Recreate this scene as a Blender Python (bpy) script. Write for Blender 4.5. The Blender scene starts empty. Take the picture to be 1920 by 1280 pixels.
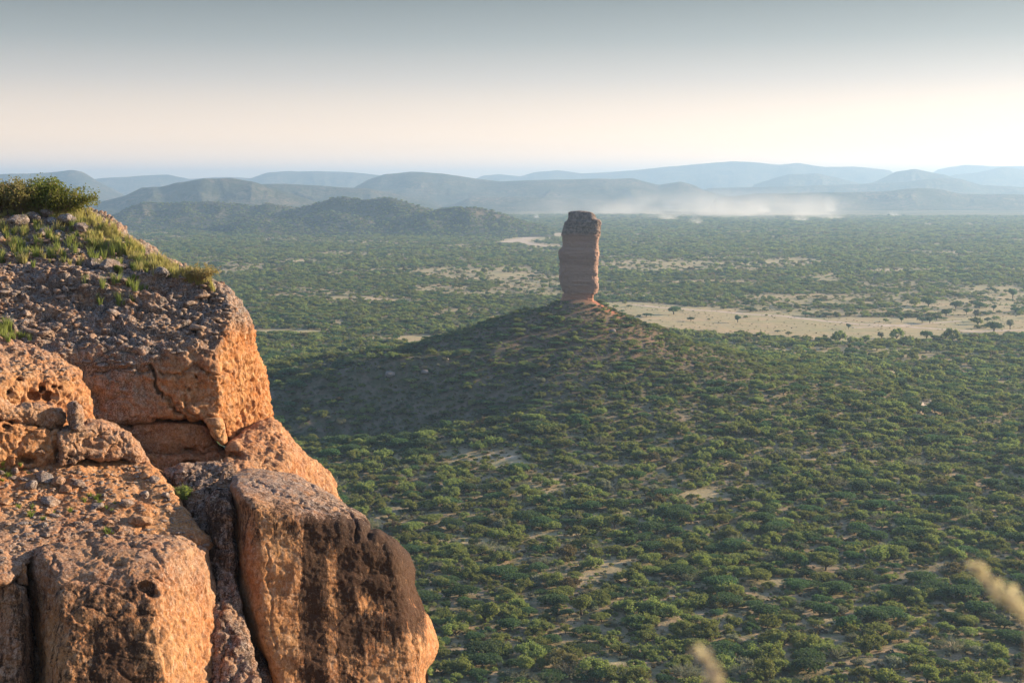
import bpy, math, random
import numpy as np
from mathutils import Vector, Matrix
from mathutils.bvhtree import BVHTree

import time as _tm; _T0=_tm.time()
def TT(n): open('/tmp/tt','a').write('%s %.1f\n'%(n,_tm.time()-_T0))
random.seed(7); RNG = np.random.RandomState(11)
S = bpy.context.scene
C = S.collection
R = math.radians

# ------------------------------------------------------------------ camera
HC = 85.0                 # metres from the plain up to the camera
PITCH = math.atan(290/2666.67)
cam_d = bpy.data.cameras.new('camera'); cam = bpy.data.objects.new('camera', cam_d); C.objects.link(cam)
cam_d.sensor_width = 36; cam_d.lens = 50; cam_d.clip_start = 0.05; cam_d.clip_end = 90000
cam.location = (0, 0, HC); cam.rotation_euler = (R(90)-PITCH, 0, 0)
cam_d.dof.use_dof = True; cam_d.dof.focus_distance = 60; cam_d.dof.aperture_fstop = 5.0
S.camera = cam

# ------------------------------------------------------------------ sun and sky
SUN_AZ, SUN_EL = R(72), R(15.5)          # azimuth measured from the view direction (+Y) to the right (+X)
sd = bpy.data.lights.new('sun', 'SUN'); sun = bpy.data.objects.new('sun', sd); C.objects.link(sun)
sd.energy = 4.1; sd.angle = R(0.6); sd.color = (1.0, 0.77, 0.52)
sdir = Vector((math.sin(SUN_AZ)*math.cos(SUN_EL), math.cos(SUN_AZ)*math.cos(SUN_EL), math.sin(SUN_EL)))
sun.rotation_euler = sdir.to_track_quat('Z', 'Y').to_euler(); sun.location = (300, 100, 200)
W = bpy.data.worlds.new('World'); S.world = W; W.use_nodes = True
nt = W.node_tree; bgn = nt.nodes['Background']
sky = nt.nodes.new('ShaderNodeTexSky'); sky.sky_type = 'NISHITA'; sky.sun_disc = False
sky.sun_elevation = SUN_EL; sky.sun_rotation = SUN_AZ; sky.altitude = 1200
sky.air_density = 1.0; sky.dust_density = 2.0; sky.ozone_density = 1.5
hs = nt.nodes.new('ShaderNodeHueSaturation'); hs.inputs['Saturation'].default_value = 0.8; hs.inputs['Value'].default_value = 3.05
# a clear evening sky: creamy above the horizon, then grey; overhead the tint is brightened and blued to fill the shade
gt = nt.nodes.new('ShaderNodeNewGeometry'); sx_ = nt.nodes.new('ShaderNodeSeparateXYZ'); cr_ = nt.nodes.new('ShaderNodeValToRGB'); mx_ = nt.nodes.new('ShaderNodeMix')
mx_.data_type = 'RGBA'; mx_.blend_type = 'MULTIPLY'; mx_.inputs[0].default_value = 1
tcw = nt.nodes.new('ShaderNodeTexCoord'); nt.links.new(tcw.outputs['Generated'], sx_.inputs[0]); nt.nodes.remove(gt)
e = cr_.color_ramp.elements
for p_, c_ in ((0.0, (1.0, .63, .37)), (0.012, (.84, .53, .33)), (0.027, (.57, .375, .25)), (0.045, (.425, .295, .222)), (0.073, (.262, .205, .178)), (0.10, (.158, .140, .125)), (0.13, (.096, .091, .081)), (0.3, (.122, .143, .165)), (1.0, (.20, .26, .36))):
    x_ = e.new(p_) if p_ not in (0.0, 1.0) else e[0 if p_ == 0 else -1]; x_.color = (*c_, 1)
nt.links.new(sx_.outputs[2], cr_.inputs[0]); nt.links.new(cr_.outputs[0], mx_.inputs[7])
gm_ = nt.nodes.new('ShaderNodeGamma'); gm_.inputs[1].default_value = 0.58      # the whole sky evened out a little
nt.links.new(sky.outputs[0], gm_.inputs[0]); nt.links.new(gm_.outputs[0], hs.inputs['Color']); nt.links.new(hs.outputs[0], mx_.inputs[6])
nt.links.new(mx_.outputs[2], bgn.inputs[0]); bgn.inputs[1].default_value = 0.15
S.view_settings.view_transform = 'Standard'; S.view_settings.look = 'None'
S.view_settings.exposure = 1.6; S.view_settings.gamma = 1.0; S.view_settings.use_curve_mapping = False
cy = S.cycles
cy.use_denoising = True; cy.max_bounces = 6; cy.diffuse_bounces = 3; cy.glossy_bounces = 1
cy.transmission_bounces = 3; cy.volume_bounces = 2; cy.transparent_max_bounces = 8
cy.caustics_reflective = False; cy.caustics_refractive = False; cy.sample_clamp_indirect = 6

# ------------------------------------------------------------------ helpers
F_ = 2666.67
cp, sp = math.cos(PITCH), math.sin(PITCH)
def ray(px, py):
    """direction of a picture point of the photograph (1920x1280), scaled to 1 m of ground depth (Y)"""
    a = (np.asarray(px, float)-960)/F_; b = (640-np.asarray(py, float))/F_
    dy = cp + b*sp; dz = -sp + b*cp
    return a/dy, dz/dy
def at_depth(px, py, D):
    a, c = ray(px, py); D = np.asarray(D, float)
    return np.stack(np.broadcast_arrays(a*D, D, HC + c*D), -1)
def on_plain(px, py, z=0.0):
    a, c = ray(px, py); D = (z-HC)/c
    return a*D, D
def project(x, y, z):
    Z = z-HC; yc = y*cp - Z*sp; zc = y*sp + Z*cp
    return 960+F_*x/yc, 640-F_*zc/yc

U = np.uint32
def _h(ix, iy, iz, s):
    h = ix*U(374761393) + iy*U(668265263) + iz*U(2147483647) + U((s*974634777) & 0xffffffff)
    h = (h ^ (h >> U(13)))*U(1274126177)
    h = (h ^ (h >> U(15)))*U(2246822519)
    return h ^ (h >> U(16))
def noise(p, seed=0):
    """gradient noise about -1..1 at points p (n,3)"""
    p = np.asarray(p, float); fl = np.floor(p); i = fl.astype(np.int64).astype(U); f = (p-fl).astype(np.float32)
    u = f*f*f*(f*(f*6-15)+10); fx, fy, fz = f[:,0], f[:,1], f[:,2]; ix, iy, iz = i[:,0], i[:,1], i[:,2]
    out = np.zeros(len(p), np.float32); k = np.float32(1/511.5)
    for dx in (0, 1):
        wx = u[:,0] if dx else 1-u[:,0]
        for dy in (0, 1):
            wxy = wx*(u[:,1] if dy else 1-u[:,1])
            for dz in (0, 1):
                h = _h(ix+U(dx), iy+U(dy), iz+U(dz), seed)
                d = ((h & U(1023)).astype(np.float32)*k-1)*(fx-dx)
                d += (((h >> U(10)) & U(1023)).astype(np.float32)*k-1)*(fy-dy)
                d += (((h >> U(20)) & U(1023)).astype(np.float32)*k-1)*(fz-dz)
                d *= wxy*(u[:,2] if dz else 1-u[:,2]); out += d
    return (out*1.3).astype(float)
def fbm(p, o=4, seed=0, ridged=False):
    t = 0; a = 1; n = 0; p = np.asarray(p, float)
    for k in range(o):
        v = noise(p*(2.03**k)+k*17.3, seed+k)
        if ridged: v = 1-2*np.abs(v)
        t = t+a*v; n += a; a *= 0.5
    return t/n
def worley(p, seed=0):
    """distance to the nearest of one jittered point per cell"""
    p = np.asarray(p, float); fl = np.floor(p); i = fl.astype(np.int64).astype(U); f = (p-fl).astype(np.float32); best = np.full(len(p), 9.0, np.float32); k = np.float32(1/1023)
    for dx in (-1, 0, 1):
        for dy in (-1, 0, 1):
            for dz in (-1, 0, 1):
                h = _h(i[:,0]+U(dx & 0xffffffff), i[:,1]+U(dy & 0xffffffff), i[:,2]+U(dz & 0xffffffff), seed)
                a = (h & U(1023)).astype(np.float32)*k+dx-f[:,0]; b = ((h >> U(10)) & U(1023)).astype(np.float32)*k+dy-f[:,1]; c = ((h >> U(20)) & U(1023)).astype(np.float32)*k+dz-f[:,2]
                np.minimum(best, a*a+b*b+c*c, out=best)
    return np.sqrt(best).astype(float)
def cells(p, seed=0):
    """random value of the nearest jittered cell and the distance to the border between cells"""
    p = np.asarray(p, float); fl = np.floor(p); i = fl.astype(np.int64).astype(U); f = (p-fl).astype(np.float32); k = np.float32(1/1023)
    b1 = np.full(len(p), 9.0, np.float32); b2 = b1.copy(); val = np.zeros(len(p), np.float32)
    for dx in (-1, 0, 1):
        for dy in (-1, 0, 1):
            for dz in (-1, 0, 1):
                h = _h(i[:,0]+U(dx & 0xffffffff), i[:,1]+U(dy & 0xffffffff), i[:,2]+U(dz & 0xffffffff), seed)
                a = (h & U(1023)).astype(np.float32)*k+dx-f[:,0]; b = ((h >> U(10)) & U(1023)).astype(np.float32)*k+dy-f[:,1]; c = ((h >> U(20)) & U(1023)).astype(np.float32)*k+dz-f[:,2]
                q = a*a+b*b+c*c; m = q < b1; b2 = np.where(m, b1, np.minimum(b2, q)); val = np.where(m, (h >> U(7) & U(255)).astype(np.float32)/255, val); b1 = np.where(m, q, b1)
    return val.astype(float), (np.sqrt(b2)-np.sqrt(b1)).astype(float)
def n2(x, y, s, seed=0, o=3):
    x = np.asarray(x, float); sh = x.shape
    p = np.stack([x.ravel()/s, np.asarray(y, float).ravel()/s, np.full(x.size, 0.37)], -1)
    return fbm(p, o, seed).reshape(sh)

def mesh_np(name, V, Fc, mats=(), smooth=False, mi=None):
    """mesh from a vertex array and one face array (n,3) or (n,4), or a list of both"""
    me = bpy.data.meshes.new(name)
    Fl = Fc if isinstance(Fc, list) else [Fc]
    Fl = [np.asarray(f, np.int32) for f in Fl if len(f)]
    nl = sum(f.size for f in Fl); nf = sum(len(f) for f in Fl)
    me.vertices.add(len(V)); me.vertices.foreach_set('co', np.asarray(V, np.float32).ravel())
    me.loops.add(nl); me.loops.foreach_set('vertex_index', np.concatenate([f.ravel() for f in Fl]))
    me.polygons.add(nf)
    tot = np.concatenate([np.full(len(f), f.shape[1]) for f in Fl]).astype(np.int32)
    st = np.concatenate([[0], np.cumsum(tot)[:-1]]).astype(np.int32)
    me.polygons.foreach_set('loop_start', st); me.polygons.foreach_set('loop_total', tot)
    if mi is not None: me.polygons.foreach_set('material_index', np.asarray(mi, np.int32))
    me.update(calc_edges=True); me.validate()
    for m in mats: me.materials.append(m)
    if smooth: me.polygons.foreach_set('use_smooth', np.ones(len(me.polygons), bool))
    return me
def link(name, me, parent=None, **props):
    o = bpy.data.objects.new(name, me); C.objects.link(o)
    if parent is not None: o.parent = parent
    for k, v in props.items():
        if v is not None: o[k] = v
    return o
def thing(name, label, cat, loc=(0,0,0), rz=0, group=None, scale=1):
    o = bpy.data.objects.new(name, None); C.objects.link(o); o.location = loc; o.rotation_euler = (0,0,rz)
    o.scale = (scale,)*3 if not hasattr(scale, '__len__') else scale
    o.empty_display_size = 0.1
    o['label'] = label; o['category'] = cat
    if group: o['group'] = group
    return o
def fattr(me, name, vals):
    a = me.attributes.new(name, 'FLOAT', 'POINT'); a.data.foreach_set('value', np.asarray(vals, np.float32))

# ------------------------------------------------------------------ materials
def mat(name, rough=0.9, spec=0.2):
    m = bpy.data.materials.new(name); m.use_nodes = True
    b = m.node_tree.nodes['Principled BSDF']; b.inputs['Roughness'].default_value = rough
    b.inputs['Specular IOR Level'].default_value = spec
    return m, m.node_tree, b
def N(t, typ, **kw):
    n = t.nodes.new(typ)
    for k, v in kw.items(): setattr(n, k, v)
    return n
def tex(t, scale, coord, detail=5, rough=0.6, typ='ShaderNodeTexNoise', vscale=None):
    src = coord
    if vscale:
        mp = N(t, 'ShaderNodeMapping'); mp.inputs['Scale'].default_value = vscale; t.links.new(coord, mp.inputs[0]); src = mp.outputs[0]
    n = N(t, typ); n.inputs['Scale'].default_value = scale
    if typ == 'ShaderNodeTexNoise':
        n.inputs['Detail'].default_value = detail; n.inputs['Roughness'].default_value = rough
    t.links.new(src, n.inputs['Vector']); return n.outputs[0]
def ramp(t, fac, stops):
    r = N(t, 'ShaderNodeValToRGB'); e = r.color_ramp.elements
    while len(e) < len(stops): e.new(0.5)
    for i, (p, c) in enumerate(stops):
        e[i].position = p; e[i].color = (*c, 1) if hasattr(c, '__len__') else (c, c, c, 1)
    t.links.new(fac, r.inputs[0]); return r.outputs[0]
def mix(t, fac, a, b, mode='MIX'):
    n = N(t, 'ShaderNodeMix', data_type='RGBA', blend_type=mode)
    for sock, v in ((n.inputs[0], fac), (n.inputs[6], a), (n.inputs[7], b)):
        if hasattr(v, 'is_output'): t.links.new(v, sock)
        elif hasattr(v, '__len__'): sock.default_value = (*v, 1)
        else: sock.default_value = v
    return n.outputs[2]
def math_(t, op, a, b=None):
    n = N(t, 'ShaderNodeMath', operation=op)
    for i, v in enumerate((a, b)):
        if v is None: continue
        if hasattr(v, 'is_output'): t.links.new(v, n.inputs[i])
        else: n.inputs[i].default_value = v
    return n.outputs[0]
def attr(t, name):
    n = N(t, 'ShaderNodeAttribute', attribute_name=name); return n.outputs['Fac']
def bump(t, b, height, strength=0.5, dist=0.02, prev=None):
    n = N(t, 'ShaderNodeBump'); n.inputs['Strength'].default_value = strength; n.inputs['Distance'].default_value = dist
    t.links.new(height, n.inputs['Height'])
    if prev is not None: t.links.new(prev, n.inputs['Normal'])
    t.links.new(n.outputs[0], b.inputs['Normal']); return n.outputs[0]

def rock_material(name, base, rust, grey):
    m, t, b = mat(name, 0.88, 0.25)
    P = N(t, 'ShaderNodeNewGeometry').outputs['Position']
    n1 = tex(t, 0.9, P, 6, 0.65); n2_ = tex(t, 6, P, 6, 0.7); n3 = tex(t, 30, P, 5, 0.7); n4 = tex(t, 2.6, P, 6, 0.75)
    c = mix(t, ramp(t, n1, [(0.35, 0), (0.62, 1)]), base, rust)
    c = mix(t, ramp(t, n2_, [(0.5, 0), (0.72, 0.7)]), c, (0.66, 0.47, 0.32))
    c = mix(t, ramp(t, tex(t, 3.7, P, 7, 0.8), [(0.50, 0), (0.64, 0.75)]), c, (0.20, 0.085, 0.04))
    # lichen and weathering film, patchy
    g = math_(t, 'MULTIPLY', attr(t, 'grey'), ramp(t, n4, [(0.30, 0.25), (0.56, 1)]))
    speck = ramp(t, n3, [(0.42, 0), (0.60, 1)])
    gc = mix(t, speck, (0.055, 0.046, 0.044), grey)
    c = mix(t, g, c, gc)
    # fine mottling: pale weathered rind broken by dark spots and drip marks
    f1 = tex(t, 9, P, 7, 0.82, vscale=(1, 1, 0.55)); f2 = tex(t, 21, P, 5, 0.85, vscale=(1, 1, 0.6))
    ms_ = math_(t, 'ADD', f1, math_(t, 'MULTIPLY', f2, 0.6))
    c = mix(t, math_(t, 'MULTIPLY', ramp(t, ms_, [(0.84, 0), (0.96, 1)]), 0.6), c, mix(t, attr(t, 'grey'), (0.74, 0.52, 0.34), (0.52, 0.49, 0.50)))
    c = mix(t, math_(t, 'MULTIPLY', ramp(t, ms_, [(0.63, 1), (0.76, 0)]), 0.8), c, (0.075, 0.040, 0.026))
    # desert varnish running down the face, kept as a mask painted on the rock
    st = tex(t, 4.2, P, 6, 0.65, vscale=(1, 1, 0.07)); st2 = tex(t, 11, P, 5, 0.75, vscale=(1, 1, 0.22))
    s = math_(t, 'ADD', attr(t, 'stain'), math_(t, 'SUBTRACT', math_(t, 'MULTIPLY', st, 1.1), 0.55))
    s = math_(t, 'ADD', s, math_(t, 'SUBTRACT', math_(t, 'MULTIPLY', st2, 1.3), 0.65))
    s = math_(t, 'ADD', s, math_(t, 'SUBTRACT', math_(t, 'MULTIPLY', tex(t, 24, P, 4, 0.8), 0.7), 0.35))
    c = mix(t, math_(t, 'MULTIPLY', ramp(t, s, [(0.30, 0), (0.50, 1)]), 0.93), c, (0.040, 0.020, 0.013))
    # pale chips and dark grains
    c = mix(t, math_(t, 'MULTIPLY', ramp(t, n3, [(0.60, 0), (0.70, 1)]), 0.35), c, (0.70, 0.58, 0.46))
    c = mix(t, math_(t, 'MULTIPLY', ramp(t, tex(t, 17, P, 4, 0.8), [(0.30, 1), (0.42, 0)]), 0.55), c, (0.09, 0.05, 0.035))
    t.links.new(c, b.inputs['Base Color'])
    v = N(t, 'ShaderNodeTexVoronoi'); v.inputs['Scale'].default_value = 14; t.links.new(P, v.inputs['Vector'])
    pv = bump(t, b, tex(t, 5, P, 8, 0.72), 0.9, 0.10)
    pv = bump(t, b, tex(t, 7, P, 5, 0.7, vscale=(1, 1, 0.3)), 0.5, 0.08, pv)
    pv = bump(t, b, v.outputs['Distance'], 0.25, -0.04, pv)
    bump(t, b, tex(t, 45, P, 4, 0.7), 0.8, 0.02, pv)
    return m
M_ROCK = rock_material('orange_sandstone', (0.55, 0.285, 0.115), (0.45, 0.175, 0.055), (0.41, 0.35, 0.31))
M_BOULDER = rock_material('grey_weathered_stone', (0.38, 0.28, 0.21), (0.38, 0.23, 0.14), (0.42, 0.39, 0.38))

def leaf_material(name, c1, c2, trans=0.38, hue=0.03):
    m, t, b = mat(name, 0.75, 0.2)
    oi = N(t, 'ShaderNodeObjectInfo').outputs['Random']
    tc = N(t, 'ShaderNodeTexCoord').outputs['Object']
    c = mix(t, ramp(t, tex(t, 1.3, tc, 3), [(0.35, 0), (0.65, 1)]), c1, c2)
    c = mix(t, math_(t, 'MULTIPLY', ramp(t, oi, [(0.1, 0), (1, 1)]), 0.7), c, tuple(v*1.7 for v in c2))
    h = N(t, 'ShaderNodeHueSaturation'); t.links.new(c, h.inputs['Color'])
    t.links.new(math_(t, 'ADD', math_(t, 'MULTIPLY', math_(t, 'SUBTRACT', oi, 0.5), hue*2), 0.5), h.inputs['Hue'])
    t.links.new(h.outputs[0], b.inputs['Base Color'])
    tr = N(t, 'ShaderNodeBsdfTranslucent'); t.links.new(mix(t, 1.0, h.outputs[0], (1.3, 1.4, 0.9), 'MULTIPLY'), tr.inputs[0])
    ms = N(t, 'ShaderNodeMixShader'); ms.inputs[0].default_value = trans
    t.links.new(b.outputs[0], ms.inputs[1]); t.links.new(tr.outputs[0], ms.inputs[2])
    t.links.new(ms.outputs[0], t.nodes['Material Output'].inputs[0])
    return m
ML = {
 'acacia': leaf_material('dark_acacia_leaves', (0.044, 0.082, 0.039), (0.072, 0.112, 0.048)),
 'mopane': leaf_material('olive_leaves', (0.100, 0.132, 0.045), (0.178, 0.192, 0.068), 0.44),
 'greybush': leaf_material('grey_green_leaves', (0.12, 0.125, 0.095), (0.17, 0.17, 0.13)),
 'brown': leaf_material('brown_dry_leaves', (0.10, 0.075, 0.04), (0.13, 0.11, 0.055)),
 'dryshrub': leaf_material('yellowish_shrub_leaves', (0.13, 0.13, 0.045), (0.21, 0.19, 0.075)),
 'shrub': leaf_material('fresh_shrub_leaves', (0.10, 0.14, 0.03), (0.17, 0.19, 0.05)),
 'grass': leaf_material('yellow_green_grass', (0.22, 0.205, 0.08), (0.34, 0.29, 0.145), 0.42),
 'dry': leaf_material('dry_seed_head', (0.42, 0.36, 0.31), (0.50, 0.43, 0.37), 0.4),
}
M_BARK, t_, b_ = mat('dark_bark'); b_.inputs['Base Color'].default_value = (0.075, 0.055, 0.042, 1)
M_TWIG, t_, b_ = mat('pale_twig'); b_.inputs['Base Color'].default_value = (0.25, 0.18, 0.13, 1)

def ground_material():
    m, t, b = mat('savanna_ground', 0.95, 0.1)
    P = N(t, 'ShaderNodeNewGeometry').outputs['Position']
    sand = mix(t, ramp(t, tex(t, 0.02, P, 8, 0.65), [(0.35, 0), (0.65, 1)]), (0.36, 0.255, 0.165), (0.46, 0.34, 0.22))
    sand = mix(t, ramp(t, tex(t, 0.3, P, 5, 0.7), [(0.38, 0), (0.58, 0.85)]), sand, (0.15, 0.15, 0.07))
    sand = mix(t, ramp(t, tex(t, 1.6, P, 5, 0.8), [(0.48, 0), (0.62, 0.6)]), sand, (0.13, 0.105, 0.07))
    bare = mix(t, ramp(t, tex(t, 0.012, P, 8, 0.7, vscale=(1, 1.6, 1)), [(0.38, 0), (0.62, 1)]), (0.50, 0.365, 0.215), (0.37, 0.335, 0.175))
    bare = mix(t, ramp(t, tex(t, 0.12, P, 6, 0.75), [(0.47, 0), (0.70, 0.8)]), bare, (0.24, 0.23, 0.13))
    bare = mix(t, ramp(t, tex(t, 0.05, P, 6, 0.7, vscale=(0.35, 1.3, 1)), [(0.50, 0), (0.62, 0.55)]), bare, (0.30, 0.30, 0.17))
    c = mix(t, attr(t, 'open'), sand, bare)
    c = mix(t, attr(t, 'mound'), c, mix(t, ramp(t, tex(t, 0.35, P, 6, .75), [(0.42, 0), (0.6, 1)]), (0.075, 0.085, 0.045), (0.17, 0.13, 0.10)))  # mound soil and scrub tone, painted darker to deepen the flank's shade
    c = mix(t, attr(t, 'red'), c, mix(t, ramp(t, tex(t, 0.25, P, 5), [(0.4, 0), (0.6, 1)]), (0.36, 0.13, 0.07), (0.24, 0.14, 0.09)))
    c = mix(t, math_(t, 'MULTIPLY', attr(t, 'pale'), ramp(t, tex(t, 0.35, P, 6, .75), [(0.36, 0.15), (0.58, 1)])), c, (0.68, 0.53, 0.38))
    # beyond the last built bush the wood is colour only
    v = tex(t, 0.07, P, 6, 0.75)
    c = mix(t, math_(t, 'MULTIPLY', attr(t, 'far'), ramp(t, v, [(0.38, 1), (0.62, 0.35)])), c, (0.055, 0.080, 0.035))
    t.links.new(c, b.inputs['Base Color'])
    bump(t, b, tex(t, 0.6, P, 5, 0.7), 0.6, 0.6)
    return m
def hill_material():
    m, t, b = mat('bushy_hillside', 0.95, 0.1)
    P = N(t, 'ShaderNodeNewGeometry').outputs['Position']
    c = mix(t, ramp(t, tex(t, 0.006, P, 6, 0.65), [(0.4, 0), (0.65, 1)]), (0.070, 0.075, 0.052), (0.24, 0.185, 0.125))
    c = mix(t, ramp(t, tex(t, 0.06, P, 5, 0.75), [(0.44, 1), (0.56, 0)]), c, (0.045, 0.062, 0.030))
    t.links.new(c, b.inputs['Base Color'])
    bump(t, b, tex(t, 0.03, P, 7, 0.75), 1.0, 14)
    return m
M_GROUND = ground_material(); M_HILL = hill_material()
M_ROAD, t, b = mat('pale_dirt_track'); P = N(t, 'ShaderNodeNewGeometry').outputs['Position']
t.links.new(mix(t, ramp(t, tex(t, 0.2, P, 5), [(0.4, 0), (0.6, 1)]), (0.46, 0.36, 0.27), (0.58, 0.47, 0.36)), b.inputs['Base Color'])

TT('-------- the plain')
# ------------------------------------------------------------------ the plain and the mound
NX, NY = 0.0, 0.0
NEEDLE_D = 565.0
_a, _c = ray(1085, 560); NX = float(_a*NEEDLE_D); NY = NEEDLE_D; NZ = HC+float(_c)*NEEDLE_D
PR = np.array([0, 6, 14, 21, 33, 42, 56, 75, 100, 140, 200, 1e9]); PH = np.array([1.0, 0.98, 0.87, 0.80, 0.675, 0.58, 0.47, 0.35, 0.24, 0.09, 0, 0])
def blob(x, y, cx, cyy, rx, ry, rot=0):
    c, s = math.cos(rot), math.sin(rot); dx, dy = x-cx, y-cyy
    u = (dx*c+dy*s)/rx; v = (-dx*s+dy*c)/ry
    return np.exp(-(u*u+v*v))
def terr(x, y):
    x = np.asarray(x, float); y = np.asarray(y, float)
    dx, dy = x-NX, y-NY
    r = np.sqrt(dx*dx+dy*dy*0.8)
    r = r*(1+0.10*n2(x, y, 40, 5, 2)*np.clip(r/30, 0, 1))
    h = NZ*np.interp(r, PR, PH)
    # ridge running left from the mound, and the spurs and gullies on its camera side
    t = np.clip(-dx/210, 0, 1); along = np.clip(-dx/25, 0, 1)*(1-np.clip((-dx-190)/120, 0, 1))
    crest = 16-6*t+5*n2(x, y, 32, 9, 3)
    yc = NY-6+14*t
    w = np.where(y < yc, 62, 40)
    rd = crest*along*np.exp(-((y-yc)/w)**2)
    h = np.maximum(h, 0); h = np.sqrt(h*h+rd*rd)
    rough = blob(x, y, NX-75, 500, 95, 60)
    h = h+rough*(4.5*fbm(np.stack([x.ravel()/34, y.ravel()/26, x.ravel()*0+3.3], -1), 3, 21, True).reshape(x.shape)-1.5)
    h = h-5*blob(x, y, NX-90, 470, 90, 14, 0.12)+8.0*blob(x, y, NX-78, 512, 36, 8, 0.1)
    # spur coming down from the mound towards the camera, steeper on its left side
    ts = np.clip((545-y)/95, 0, 1); cxs = NX+4-30*ts; rt = x-cxs
    spur = (23-12*ts)*np.exp(-(rt/np.where(rt < 0, 21, 60))**2)*np.clip((565-y)/25, 0, 1)*np.clip((y-425)/40, 0, 1)*(1+.12*n2(x, y, 18, 23, 2))
    h = 2.5*np.logaddexp(h/2.5, spur/2.5)-2.5*math.log(2)*np.exp(-np.abs(h)/6)*np.exp(-spur/6)
    h = h-6*blob(x, y, NX-62, 475, 45, 22)
    h = h+1.2*n2(x, y, 160, 1, 3)*np.clip((np.hypot(x, y)-150)/200, 0, 1)+0.35*n2(x, y, 22, 2, 2)
    # gentle far swells
    h = h+np.clip((y-2500)/4000, 0, 1)*9*(n2(x, y, 1500, 3, 2))
    return h
def inpoly(px, py, poly):
    px = np.asarray(px); py = np.asarray(py); ins = np.zeros(px.shape, bool); n = len(poly)
    for i in range(n):
        (x1, y1), (x2, y2) = poly[i], poly[(i+1) % n]
        if y1 == y2: continue
        ins ^= ((y1 > py) != (y2 > py)) & (px < (x2-x1)*(py-y1)/(y2-y1)+x1)
    return ins
CLEAR = [(1120,566),(1190,568),(1260,572),(1340,577),(1420,586),(1500,592),(1580,594),(1680,596),(1800,594),(1960,588),
         (1960,628),(1860,628),(1780,632),(1700,638),(1600,640),(1520,636),(1440,631),(1380,626),(1290,624),(1230,622),(1180,600)]
OPEN = [  # cx, cy, rx, ry (picture), strength
 (1800,575,130,16,.72),(1900,560,60,12,.7),(985,450,46,6,1),(1040,442,32,5,1),(1015,460,38,4,.9),
 (1230,498,130,11,.75),(1400,500,90,9,.6),(1490,492,60,9,.75),(1560,520,70,10,.5),(1680,508,60,5,.6),(1700,535,130,9,.45),(1860,545,90,10,.6),
 (900,512,120,14,.65),(1010,530,80,16,.6),(830,540,60,8,.6),(690,560,50,4,.7),(940,545,90,8,.5),
 (800,636,80,7,.75),(700,632,60,4,.5),(520,622,80,5,.8),(620,606,60,5,.45),(560,650,60,4,.4),
 (560,490,60,5,.6),(640,476,60,5,.6),(470,500,60,6,.5),(700,455,90,4,.5),(560,450,90,5,.5),(990,470,60,4,.4),
 (900,880,90,8,.55),(960,893,50,5,.6),(720,880,40,7,.45),(1010,925,50,6,.4),(1140,970,60,8,.5),(1160,1060,60,12,.45),(1100,1085,30,12,.6),(1240,1050,40,9,.5),
 (1150,1240,30,7,.6),(1320,935,40,7,.5),(700,783,50,5,.45),(770,770,40,4,.3),
 (1590,703,28,3,1),(1665,707,40,3,1),(1740,703,20,3,.8),(1740,790,14,22,.5),(1690,985,20,4,.8),(1560,1160,30,5,.6),(1800,1200,30,8,.6),(1050,1000,60,6,.5),
 (870,1010,50,8,.45),(960,1100,40,6,.4),(1480,1090,60,6,.35)]
PALE = [(975,450,34,1.8),(1010,444,30,1.5),(1045,439,22,1.2),(1000,457,30,1.2),(1602,703,15,1.6),(1665,706,26,1.8),(1625,684,8,1.8),(1718,706,12,1.4),(1748,703,4,2),(1757,703,3,2),(935,883,50,3),(715,880,30,3),(975,893,25,3),(640,782,40,2.5),
        (690,560,30,1.8),(1660,506,28,1.2),(1390,496,40,1.2),(1700,505,16,1.4),(1480,493,40,1.5),(560,489,20,1.2),(585,483,20,1.2),(1075,1085,22,5),(1655,987,10,3)]
def cover(x, y):
    """open: 0 under closed bush, 1 on bare clearing; and the pale sand"""
    px, py = project(x, y, 0*x)
    jx = 26*n2(x, y, 60, 31, 4); jy = 7*n2(x*.6, y, 28, 32, 4)*np.clip((py-350)/250, 0.15, 1.8)
    qx, qy = px+jx, py+jy
    o = inpoly(qx, qy, CLEAR)*1.0
    for cx, cyy, rx, ry, s in OPEN:
        d = ((qx-cx)/rx)**2+((qy-cyy)/ry)**2
        o = np.maximum(o, min(1, s*1.25)*np.clip(1.6-d, 0, 1)*(0.75+0.5*(n2(x, y, 18, 41, 2) > 0)))
    dd = np.hypot(x, y); gaps = n2(x*0.55, y, 70, 43, 4)+0.25*n2(x*.6, y, 300, 44, 2)
    o = np.maximum(o, np.clip((gaps+0.05)*2.6, 0, .75)*np.clip((dd-520)/350, 0, 1))
    pl = np.zeros_like(o)
    for cx, cyy, rx, ry in PALE:
        d = ((qx-cx)/rx)**2+((py-cyy+jy*0.3)/ry)**2
        pl = np.maximum(pl, np.clip(1.5-d, 0, 1))
    return np.clip(o, 0, 1), pl
az = np.concatenate([np.linspace(-180, -32, 26), np.linspace(-30, -22, 14), np.linspace(-21.6, 21.6, 470), np.linspace(22, 30, 14), np.linspace(32, 178, 25)])
rr = np.concatenate([[3, 40, 90, 140, 180], np.geomspace(205, 1500, 330), np.geomspace(1515, 9000, 130), np.geomspace(9500, 20000, 14)])
A, RR = np.meshgrid(np.radians(az), rr)
GX, GY = RR*np.sin(A), RR*np.cos(A); GZ = terr(GX, GY)
nr, na = GX.shape; idx = np.arange(nr*na).reshape(nr, na)
nxt = np.roll(idx, -1, axis=1)
Q = np.stack([idx[:-1], nxt[:-1], nxt[1:], idx[1:]], -1).reshape(-1, 4)
gm = mesh_np('ground', np.stack([GX, GY, GZ], -1).reshape(-1, 3), Q, [M_GROUND], True)
if gm.polygons[len(gm.polygons)//2].normal.z < 0: gm.flip_normals()
o_, pl_ = cover(GX.ravel(), GY.ravel())
front = (GY.ravel() > 50)
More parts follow.
